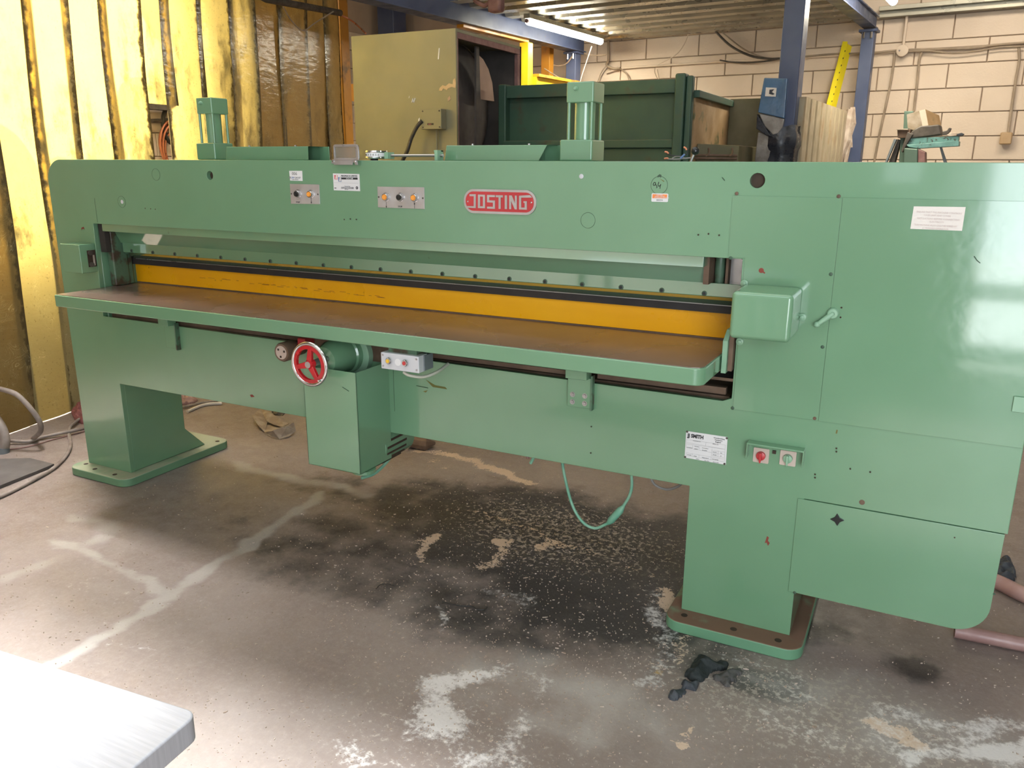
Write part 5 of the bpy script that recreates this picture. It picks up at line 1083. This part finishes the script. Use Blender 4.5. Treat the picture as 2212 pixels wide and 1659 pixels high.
# ribbed sheet pack
sA, sB = FY(1739, 209, 3.95), FY(1830, 241, 6.2)
RS = thing('ribbed_sheet_pack', 'dusty cream ribbed sheets standing on edge between the blue columns', 'sheet pack', (sA[0], 4.5, 0))
d_ = sB-sA; d_[2] = 0; Ln = np.linalg.norm(d_); d_ /= Ln; nn_ = np.array([d_[1], -d_[0], 0])
nr = 9
for k in range(nr):
    a, b_ = k/nr, (k+.86)/nr; zA = sA[2]+(sB[2]-sA[2])*a; zB = sA[2]+(sB[2]-sA[2])*b_
    P0, P1 = sA*np.array([1, 1, 0])+d_*Ln*a, sA*np.array([1, 1, 0])+d_*Ln*b_
    P2, P3 = P1-nn_*.04, P0-nn_*.04; m0, m1 = P0+nn_*.008+d_*.02, P1+nn_*.008-d_*.02
    obj('sheet_rib', MB().add([(*P0[:2], 0), (*m0[:2], 0), (*m1[:2], 0), (*P1[:2], 0), (*P2[:2], 0), (*P3[:2], 0), (*P0[:2], zA), (*m0[:2], zA), (*m1[:2], zB), (*P1[:2], zB), (*P2[:2], zB), (*P3[:2], zA)],
        [(0, 1, 7, 6), (1, 2, 8, 7), (2, 3, 9, 8), (3, 4, 10, 9), (4, 5, 11, 10), (5, 0, 6, 11), (6, 7, 8, 9, 10, 11), (5, 4, 3, 2, 1, 0)]), 'sheet_cream', RS)
obj('backing_sheet', MB().add([tuple(sA*np.array([1, 1, 0])-nn_*.04), tuple(sB*np.array([1, 1, 0])-nn_*.04), tuple(sB-nn_*.04), tuple(sA-nn_*.04), tuple(sA*np.array([1, 1, 0])-nn_*.06), tuple(sB*np.array([1, 1, 0])-nn_*.06), tuple(sB-nn_*.06), tuple(sA-nn_*.06)],
    [(0, 1, 2, 3), (7, 6, 5, 4), (3, 2, 6, 7), (1, 5, 6, 2), (0, 3, 7, 4)]), 'sheet_cream', RS)
for k, (a, b_, w_) in enumerate((((1836, 236), (1812, 345), .05), ((1832, 242), (1826, 345), .03), ((1838, 232), (1835, 290), .035))):
    p_, q_ = FY(*a, 6.22+.03*k), FY(*b_, 6.22+.03*k); p_, q_ = p_+np.array([0, 0, 0]), q_+(q_-p_)*.5
    obj('packing_strip', MB().ring([p_+np.array([.01, 0, 0]), p_*.6+q_*.4+np.array([.02, 0, 0]), p_*.3+q_*.7, q_], [w_*.8, w_, w_*.7, w_], 6), 'packing', RS)
# yellow angle iron leaning on the wall
A_, B2 = FV(1796, 205, 6.75), FV(1826, 90, 6.93); dv = (B2-A_); A0 = A_-dv*(A_[2]-.02)/dv[2]; dn = dv/np.linalg.norm(dv)
ss = np.cross(dn, VV); ss /= np.linalg.norm(ss); ss = ss if ss[0] > 0 else -ss; fwd = np.cross(dn, ss); fwd = fwd if fwd@VV < 0 else -fwd
YA = thing('angle_iron', 'bright yellow perforated angle iron leaning against the block wall', 'angle iron', tuple(A0))
md = (A0+B2)/2; hlen = np.linalg.norm(B2-A0)/2
obj('flange', MB().obox(md, ss*.024, fwd*.004, dn*hlen), 'angle_yellow', YA)
obj('flange', MB().obox(md+ss*.026-fwd*.032+ss*.016, ss*.018+fwd*-.03, ss*.003, dn*(hlen-.02)), 'angle_yellow', YA)
for k in range(14):
    p_ = B2-dn*(.10+.075*k)+ss*.022+fwd*.0045; obj('slot_hole', MB().obox(p_, ss*.004, fwd*.0006, dn*.008), 'ink_black', YA)

# ================================================================== OLD MACHINE AT THE RIGHT WALL
vm = 5.6
OM = thing('spindle_machine', 'old green machine head with teal rail in front of the right wall', 'machine', tuple(FV(1960, 345, vm)*np.array([1, 1, 0])))
def vp(pts, off, th, mat, name, bev=.004): return vslab([FV(*p, vm) for p in pts], off, th, mat, name, OM, bev)
vp([(1948, 238), (1968, 238), (1962, 300), (1945, 300)], .15, .12, 'old_machine_green', 'head_post')
vp([(1943, 296), (1982, 290), (1962, 795), (1918, 795)], .05, .22, 'old_machine_green', 'column')
vp([(1938, 280), (1967, 279), (1965, 298), (1939, 298)], .0, .12, 'rusty_brown', 'switch_box')
vp([(1935, 279), (1963, 278), (1962, 281), (1940, 281)], -.03, .18, 'guard_steel', 'box_lid', .001)
vp([(1958, 247), (1985, 239), (1992, 272), (1975, 282), (1960, 276)], .02, .02, 'guard_steel', 'guard_sheet', .001)
vslab([FV(1985, 239, vm)+VV*.02, FV(1992, 272, vm)+VV*.02, FV(2004, 272, vm)+VV*.06, FV(1997, 235, vm)+VV*.06], 0, .01, 'block_paint', 'guard_sheet', OM)
vslab([FV(1997, 235, vm)+VV*.06, FV(2004, 272, vm)+VV*.06, FV(2026, 268, vm)+VV*.25, FV(2022, 246, vm)+VV*.25], 0, .01, 'press_brown', 'guard_sheet', OM)
vp([(1975, 280), (1990, 272), (2010, 271), (2030, 269), (2034, 291), (1998, 296), (1965, 300), (1960, 294)], -.03, .2, 'dark_motor', 'motor_block', .012)
vp([(1962, 285), (1975, 290), (1962, 310), (1952, 330), (1948, 328), (1955, 305)], -.05, .06, 'dark_motor', 'drive_arm', .01)
vp([(1968, 298), (2072, 294), (2071, 304), (1960, 313)], -.02, .10, 'teal_paint', 'slide_rail')
vp([(1960, 313), (2071, 304), (2073, 306), (2072, 316), (1985, 321), (1965, 318)], -.06, .14, 'teal_paint', 'slide_rail')
vp([(2036, 284), (2046, 282), (2050, 276), (2056, 277), (2053, 284), (2046, 291), (2036, 292)], -.02, .05, 'dark_motor', 'lever', .006)
vp([(2044, 292), (2058, 286), (2072, 288), (2066, 294), (2050, 295)], -.03, .06, 'packing', 'wood_scrap', .004)
vp([(2067, 290), (2078, 287), (2084, 290), (2080, 294), (2068, 294)], -.05, .05, 'slate_cloth', 'cloth_scrap', .005)
vp([(1931, 300), (1937, 301), (1915, 352), (1870, 620), (1850, 620), (1911, 352)], .0, .05, 'dark_and_shade_grey', 'guide_plate')
vp([(1937, 300), (1943, 303), (1930, 352), (1885, 620), (1866, 620), (1917, 352)], .06, .10, 'dark_motor', 'guide_plate')
vp([(1957, 320), (1986, 322), (1984, 420), (1952, 420)], -.12, .16, 'old_machine_green', 'gear_case', .01)
vp([(1986, 322), (2001, 329), (2001, 420), (1984, 420)], -.10, .14, 'mauve_strap', 'gear_case_side', .006)
vp([(2029, 318), (2034, 318), (2048, 360), (2110, 620), (2100, 620), (2040, 360)], .02, .03, 'dark_and_shade_grey', 'stay_bar', .002)

# ================================================================== WALL CABLES
def wcable(name, pts, r, label, v=6.97, mat='wall_cable', cat='cable'):
    tag(obj(name, MB().tube([FV(*p, v) for p in pts], r, 8, 5), mat, None, 0, True), label, cat)
wcable('conduit', [(1310, 157), (1350, 147), (1450, 140), (1560, 133), (1690, 127), (1800, 120), (1860, 116), (1940, 111)], .013, 'painted conduit running along the wall left of the round junction', mat='block_paint', cat='pipe')
wcable('conduit', [(1955, 109), (2000, 107), (2060, 104), (2140, 99), (2215, 93)], .013, 'brown conduit on the wall right of the round junction', cat='pipe')
wcable('wall_cable', [(1740, 122), (1800, 117), (1870, 115), (1950, 108), (2030, 106), (2100, 104), (2150, 97), (2215, 92)], .010, 'loose cable clipped along the conduit towards the right edge', 6.95)
wcable('wall_cable', [(1960, 111), (2010, 110), (2060, 115), (2110, 110), (2160, 102), (2215, 100)], .008, 'sagging cable just under the right end of the conduit', 6.94)
wcable('hanging_cable', [(1933, 114), (1931, 135), (1924, 180), (1912, 235), (1900, 290), (1888, 352)], .011, 'brown cable dropping down the wall left of the old machine', 6.96)
wcable('hanging_cable', [(1992, 112), (1986, 130), (1981, 180), (1974, 240), (1968, 290)], .011, 'brown cable dropping behind the old machine head', 6.96)
wcable('hanging_cable', [(2201, 100), (2202, 130), (2195, 170), (2186, 230), (2177, 292)], .012, 'cable dropping near the right edge to a small socket', 6.96)
so = FV(2173, 299, 6.93); tag(obj('hanging_socket', MB().obox(so, UU*.05, VV*.035, (0, 0, .055)), 'press_brown', None, .012, seg=3), 'small brown socket hanging at the end of a cable by the right edge', 'socket')
jn = FV(1950, 110, 6.95)
J_ = thing('junction_box', 'round pale junction box on the wall where the conduits meet', 'junction box', tuple(jn))
obj('box_body', MB().lathe(jn, -VV, [(0, .055), (.03, .055), (.036, .048)], 20), 'block_paint', J_, 0, True)
obj('lid_screw', MB().cyl(jn-VV*.036-UU*.025, jn-VV*.042-UU*.025, .008, 8), 'chrome', J_)
obj('drop_pipe', MB().cyl(jn, jn+np.array([0, 0, .40]), .014, 10), 'block_paint', J_, 0, True)
wcable('drooping_cable', [(1532, 48), (1550, 72), (1580, 100), (1620, 120), (1660, 127), (1690, 126)], .012, 'dark cable sweeping from the decking down to the conduit', 6.9, 'dark_motor')
wcable('drooping_cable', [(1536, 47), (1570, 78), (1610, 108), (1650, 124), (1680, 127)], .007, 'thinner cable sweeping beside the dark one from the decking', 6.92)
wcable('wall_cable', [(1555, 130), (1580, 134), (1620, 135), (1655, 132), (1686, 127)], .008, 'short sagging cable below the conduit left of the near column', 6.93, 'dark_motor')
wcable('wall_cable', [(1298, 80), (1312, 85), (1314, 100), (1314, 130), (1310, 140), (1325, 148), (1340, 147)], .014, 'cable bundle coming down the wall from the decking corner', 6.94)
wcable('hanging_wire', [(1312, 140), (1300, 155), (1290, 180), (1282, 200)], .007, 'thin wire falling from the cable bundle corner', 6.93)
wcable('hanging_wire', [(1340, 148), (1352, 158), (1358, 172), (1357, 190)], .007, 'thin wire hanging left of centre below the conduit', 6.93)
wcable('hanging_wire', [(1415, 145), (1415, 158), (1424, 175), (1420, 150)], .005, 'small wire loop hanging under the middle of the conduit', 6.93)
wcable('hanging_wire', [(1490, 65), (1478, 95), (1460, 118), (1430, 135), (1415, 143)], .005, 'thin pale wire slanting from the decking to the conduit', 6.92, 'block_paint')
wcable('hanging_wire', [(1278, 100), (1268, 130), (1255, 170), (1248, 200)], .005, 'pale pull cord hanging from the fluorescent light', 6.3, 'block_paint')
wcable('hanging_wire', [(1252, 108), (1270, 118), (1295, 120), (1310, 118)], .007, 'wire looping from the blue column to the cable bundle', 6.7)
wcable('hanging_wire', [(1170, 105), (1178, 130), (1200, 142), (1222, 138), (1236, 122)], .008, 'wire drooping between the rear post and the blue column', 6.5)
wcable('hanging_wire', [(1176, 148), (1198, 162), (1225, 177), (1242, 186)], .006, 'thin wire crossing the yellow rail', 6.3)

# ================================================================== THINGS ON THE FLOOR
# bench corner, bottom left
bc = np.array([-.666, -1.908]); e1 = np.array([-.32, -.027]); e1 /= np.linalg.norm(e1); e2 = np.array([.0129, -.091]); e2 -= e1*(e2@e1); e2 /= np.linalg.norm(e2)
BT = thing('steel_bench', 'bright brushed metal bench top, its corner in the bottom left', 'bench', (bc[0]-.6, bc[1]-.3, 0))
rc = .016
cp = [bc+e1*1.3, bc+e1*1.3+e2*.5]+[bc+e2*.5]+[bc+e1*rc+e2*rc-e1*rc*math.cos(a)-e2*rc*math.sin(a) for a in np.linspace(0, math.pi/2, 6)]
obj('bench_top', MB().prism([tuple(p) for p in cp], 'z', .868, .9), 'bench_metal', BT, .003, seg=3)
for a, b_ in ((.05, .05), (1.22, .05), (.05, .44), (1.22, .44)):
    p_ = bc+e1*a+e2*b_; obj('leg', MB().obox((p_[0], p_[1], .434), (e1[0]*.02, e1[1]*.02, 0), (e2[0]*.02, e2[1]*.02, 0), (0, 0, .434)), 'brushed_steel', BT, .002)
# crumpled cloths
def cloth(name, pts, hgt, mat, label, cat, seed, base=0.002, dens=.006, par=None):
    P_ = [FZ(*p, 0)[:2] for p in pts]; P_ = np.array(P_)
    lo, hi = P_.min(0), P_.max(0); nx2, ny2 = int((hi[0]-lo[0])/dens)+2, int((hi[1]-lo[1])/dens)+2
    def inside(x, y):
        c = False; n_ = len(P_)
        for i in range(n_):
            a, b_ = P_[i], P_[(i+1) % n_]
            if (a[1] > y) != (b_[1] > y) and x < (b_[0]-a[0])*(y-a[1])/(b_[1]-a[1])+a[0]: c = not c
        return c
    def dist(x, y):
        m_ = 9
        for i in range(len(P_)):
            a, b_ = P_[i], P_[(i+1) % len(P_)]; d = b_-a; tt = max(0, min(1, ((x-a[0])*d[0]+(y-a[1])*d[1])/(d@d))); m_ = min(m_, math.hypot(x-a[0]-tt*d[0], y-a[1]-tt*d[1]))
        return m_
    idx = {}; mb = MB()
    for j in range(ny2):
        for i in range(nx2):
            x, y = lo[0]+i*dens, lo[1]+j*dens
            if inside(x, y):
                dd = dist(x, y); e = min(1, (dd/(hgt*.9)))**.5
                nz_ = 1-abs(noise.noise(Vector((x*22, y*22, seed)))*1.8); nz_ += .5*(1-abs(noise.noise(Vector((x*55, y*55, seed+5)))*2))
                idx[(i, j)] = len(mb.v); mb.v.append((x, y, base+hgt*e*max(.12, nz_*.62)))
    for (i, j), a in idx.items():
        if (i+1, j) in idx and (i, j+1) in idx and (i+1, j+1) in idx: mb.f.append((a, idx[(i+1, j)], idx[(i+1, j+1)], idx[(i, j+1)]))
    ed = {}
    for f in mb.f:
        for k in range(4):
            e = (f[k], f[(k+1) % 4]); ed[tuple(sorted(e))] = ed.get(tuple(sorted(e)), 0)+1
    low_ = {}
    for (a, b_), c in ed.items():
        if c == 1:
            for q in (a, b_):
                if q not in low_: low_[q] = len(mb.v); mb.v.append((mb.v[q][0], mb.v[q][1], .0005))
            mb.f.append((a, b_, low_[b_], low_[a]))
    o_ = obj(name, mb, mat, par, 0, True)
    if par is None: tag(o_, label, cat)
    sb_ = o_.modifiers.new('sub', 'SUBSURF'); sb_.levels = 1; sb_.render_levels = 1
    return o_
rg = lambda pts: [(1420+a/10.055, 1400+b_/10.055) for a, b_ in pts]
cloth('black_glove', rg([(900, 170), (1000, 200), (1130, 240), (1290, 310), (1370, 260), (1430, 320), (1540, 320), (1575, 380), (1510, 500), (1200, 540), (1140, 620), (1000, 760), (850, 760), (700, 740), (540, 600), (600, 520), (690, 480), (690, 400), (780, 280), (850, 200)]), .045, 'black_cloth', 'crumpled black work glove on the floor in front of the right foot', 'glove', 3)
cloth('slate_glove', rg([(560, 700), (640, 700), (700, 760), (850, 750), (990, 760), (900, 850), (830, 970), (640, 920), (640, 1000), (520, 1100), (400, 1190), (240, 1150), (200, 1060), (230, 970), (430, 900), (530, 880), (500, 790)]), .035, 'slate_cloth', 'grey-blue rubber glove scrap in front of the black glove', 'glove', 8)
cloth('grey_glove', rg([(1150, 600), (1400, 540), (1700, 470), (1780, 440), (1870, 490), (1870, 590), (1740, 620), (1750, 800), (1690, 810), (1610, 740), (1590, 850), (1540, 890), (1440, 850), (1370, 760), (1220, 720)]), .03, 'grey_cloth', 'dusty grey glove lying right of the black glove', 'glove', 12)
cloth('dark_rag', [(2168, 1205), (2180, 1203), (2196, 1240), (2194, 1258), (2160, 1256), (2140, 1240), (2150, 1215)], .06, 'slate_cloth', 'dark crumpled rag on the floor beyond the lower right corner', 'rag', 21)
cloth('red_rag', [(153, 893), (160, 882), (178, 879), (200, 880), (215, 900), (205, 915), (175, 917), (160, 908)], .11, 'red_cloth', 'dull red bundled cloth beside the curtain behind the left leg', 'rag', 30)
cloth('pink_rag', [(380, 862), (400, 858), (428, 866), (420, 872), (398, 876), (375, 876)], .07, 'pink_hose', 'pinkish cloth bundle seen right of the left leg', 'rag', 33)
# hoses and cables on the left
def ftube(name, pts, r, mat, label, cat='hose', sub=8, sg=10):
    return tag(obj(name, MB().tube(pts, r, sg, sub), mat, None, 0, True), label, cat)
ftube('ribbed_hose', [FY(-30, 835, .0), FY(0, 840, .02), FY(35, 852, .04), FY(62, 878, .06), FY(84, 908, .08), FY(88, 930, .10), FZ(72, 947, .02)], .0135, 'hose_grey', 'grey-brown ribbed hose arching in front of the strip curtain')
ftube('air_hose', [FZ(20, 952, .02), FZ(60, 954, .015), FZ(90, 945, .014), FZ(130, 936, .02), FZ(160, 930, .025), FZ(200, 922, .014), FZ(300, 905, .014), FZ(395, 880, .014), FZ(440, 870, .014), FZ(470, 866, .014)], .0095, 'hose_grey', 'grey air hose running from the left edge behind the left leg')
ftube('grey_cable', [FZ(200, 893, .012), FZ(178, 902, .012), FZ(156, 917, .025), FZ(149, 932, .01), FZ(152, 962, .01), FZ(140, 988, .01), FZ(112, 1014, .01), FZ(70, 1038, .01), FZ(20, 1064, .01), FZ(-30, 1085, .01)], .0095, 'hose_grey', 'pale grey cable curving along the dark board at the left edge')
ftube('thin_cable', [FZ(0, 973, .005), FZ(60, 965, .005), FZ(120, 948, .005), FZ(190, 930, .005)], .003, 'mauve_strap', 'thin reddish cable on the floor left of the left leg', 'cable')
ftube('white_cable', [FZ(405, 889, .01), FZ(430, 878, .01), FZ(450, 873, .01), FZ(480, 871, .012)], .010, 'label_cream', 'pale cable with plug lying behind the left leg', 'cable')
t_ = thing('vacuum_hose', 'thick brown hose with grey cuff at the left edge', 'hose', tuple(FZ(8, 1008)))
obj('hose', MB().tube([FY(-30, 880, .02), FY(-12, 900, .0), FY(4, 925, -.02), FY(11, 950, -.03), FY(9, 972, -.04)], .024, 14), 'hose_grey', t_, 0, True)
obj('cuff', MB().ring([FY(9, 968, -.04), FY(8.5, 978, -.045), FY(8.5, 980, -.045), FY(7, 1006, -.05)], [.026, .026, .032, .034], 18), 'dark_and_shade_grey', t_, 0, True, label='grey rubber cuff')
bd = [FZ(*p)[:2] for p in ((-70, 1085), (118, 1009), (66, 996), (-70, 1000))]
tag(obj('floor_board', MB().prism([tuple(p) for p in bd], 'z', .0, .018), 'board_dark', None, .002), 'dark board lying flat on the floor at the left edge', 'board')
# webbing strap under the beam: a folded ribbon
def ribbon(name, pts, wv, mat, label, cat):
    mb = MB(); S_ = smooth(pts, 5); W_ = smooth(wv, 5)
    for p, w in zip(S_, W_): mb.v += [tuple(p), tuple(p+w), tuple(p+w+np.array([0, 0, .004])), tuple(p+np.array([0, 0, .004]))]
    for i in range(len(S_)-1):
        for k in range(4): mb.f.append((4*i+k, 4*i+(k+1) % 4, 4*i+4+(k+1) % 4, 4*i+4+k))
    mb.f += [(0, 1, 2, 3), tuple(4*len(S_)-4+k for k in range(4))]
    return tag(obj(name, mb, mat, None, 0, False), label, cat)
ws = MB()
def wq(p, zs, th=.004):
    a_ = [FZ(px, py, z) for (px, py), z in zip(p, zs)]; n_ = len(a_)
    ws.add([tuple(q) for q in a_]+[tuple(q+np.array([0, .003, th])) for q in a_], [tuple(range(n_))[::-1], tuple(range(n_, 2*n_))]+[(i, (i+1) % n_, n_+(i+1) % n_, n_+i) for i in range(n_)])
wq([(545, 898), (562, 883), (570, 898), (577, 914), (571, 934), (556, 917)], [.05, .05, .035, .02, .004, .03])
wq([(562, 883), (574, 890), (600, 903), (624, 916), (611, 923), (590, 917), (575, 909)], [.05, .055, .045, .03, .02, .025, .03])
wq([(571, 934), (577, 914), (611, 923), (590, 931)], [.006, .006, .01, .008])
wq([(571, 934), (590, 931), (604, 925), (619, 923), (634, 914), (639, 932), (625, 943), (604, 949), (585, 944)], [.012, .045, .05, .05, .055, .012, .004, .002, .002])
tag(obj('webbing_strap', ws, 'webbing'), 'folded brown webbing strap lying on the floor under the beam', 'strap')
cloth('dark_scrap', [(585, 890), (600, 886), (618, 892), (612, 899), (592, 898)], .03, 'dark_motor', 'small dark scrap behind the webbing straps', 'scrap', 41)
ft_ = [FZ(*p, .03) for p in ((822, 931), (850, 942), (900, 952), (935, 960))]
tag(obj('timber_offcut', MB().ring([FZ(820, 931, .03), FZ(835, 936, .03), FZ(865, 947, .03)], [.012, .028, .02], 8), 'wood_pale', None), 'pale timber offcut on the floor right of the motor box', 'timber')
tag(obj('timber_offcut', MB().ring([FZ(850, 945, .035), FZ(885, 953, .035), FZ(920, 960, .03), FZ(938, 957, .02)], [.02, .034, .034, .01], 8), 'rusty_brown', None), 'dark rough timber behind the motor cable', 'timber')
ftube('pink_pipe', [FZ(2120, 1243, .03), FZ(2165, 1262, .03), FZ(2230, 1292, .03), FZ(2400, 1345, .03), FZ(2600, 1370, .03)], .028, 'pink_hose', 'dusty pink hose on the floor just beyond the lower right corner', 'hose')
ftube('pink_pipe', [FZ(2062, 1362, .024), FZ(2110, 1372, .024), FZ(2170, 1384, .024), FZ(2250, 1402, .024), FZ(2420, 1450, .024), FZ(2600, 1480, .024)], .023, 'pink_hose', 'lower pink hose running under the rounded panel corner', 'hose')
ftube('floor_wire', [FZ(955, 1300, .004), FZ(990, 1308, .004), FZ(1020, 1310, .004), FZ(1030, 1316, .004), FZ(1045, 1317, .004), FZ(1052, 1311, .004)], .0022, 'cable_black', 'short bent black wire on the dark floor patch', 'wire')
ftube('floor_wire', [FZ(812, 1272, .004), FZ(822, 1263, .004), FZ(838, 1261, .004), FZ(852, 1266, .004)], .0015, 'cable_black', 'thin curved wire on the brown floor left of the other', 'wire')
# chips, flakes and shavings: nobody could count them
db = MB()
def chip(x, y, s, a, el):
    c, s_ = math.cos(a), math.sin(a); n_ = random.choice((3, 4, 5)); pts = []
    for k in range(n_):
        an = 2*math.pi*k/n_+random.uniform(-.3, .3); u, w = s*el*math.cos(an), s*math.sin(an); pts.append((x+u*c-w*s_, y+u*s_+w*c))
    zz = .0012+random.random()*.0015; k0 = len(db.v)
    db.v += [(p[0], p[1], zz+random.uniform(0, .0015)) for p in pts]+[(p[0], p[1], .0001) for p in pts]
    db.f.append(tuple(range(k0, k0+n_))); db.f += [(k0+i, k0+(i+1) % n_, k0+n_+(i+1) % n_, k0+n_+i) for i in range(n_)]
for _ in range(6000):
    if random.random() < .55: px, py = random.gauss(1150, 330), random.gauss(1330, 190)
    else: px, py = random.uniform(0, 2212), random.uniform(900, 1659)
    if not (-50 < px < 2260 and 880 < py < 1700): continue
    p_ = FZ(px, py); 
    if (-3.66 < p_[0] < -3.23 or -.63 < p_[0] < -.18) and -.1 < p_[1] < .6: continue
    chip(p_[0], p_[1], random.uniform(.0006, .0015)*(2.2 if random.random() < .04 else 1), random.gauss(.4, .7), random.choice((1, 1, 1.4, 2, 3.5)))
tag(obj('floor_debris', db, 'packing'), 'pale chips, flakes and shavings scattered over the floor', 'debris', kind='stuff')
MATS['packing'].node_tree.nodes['Principled BSDF'].inputs['Roughness'].default_value = .8
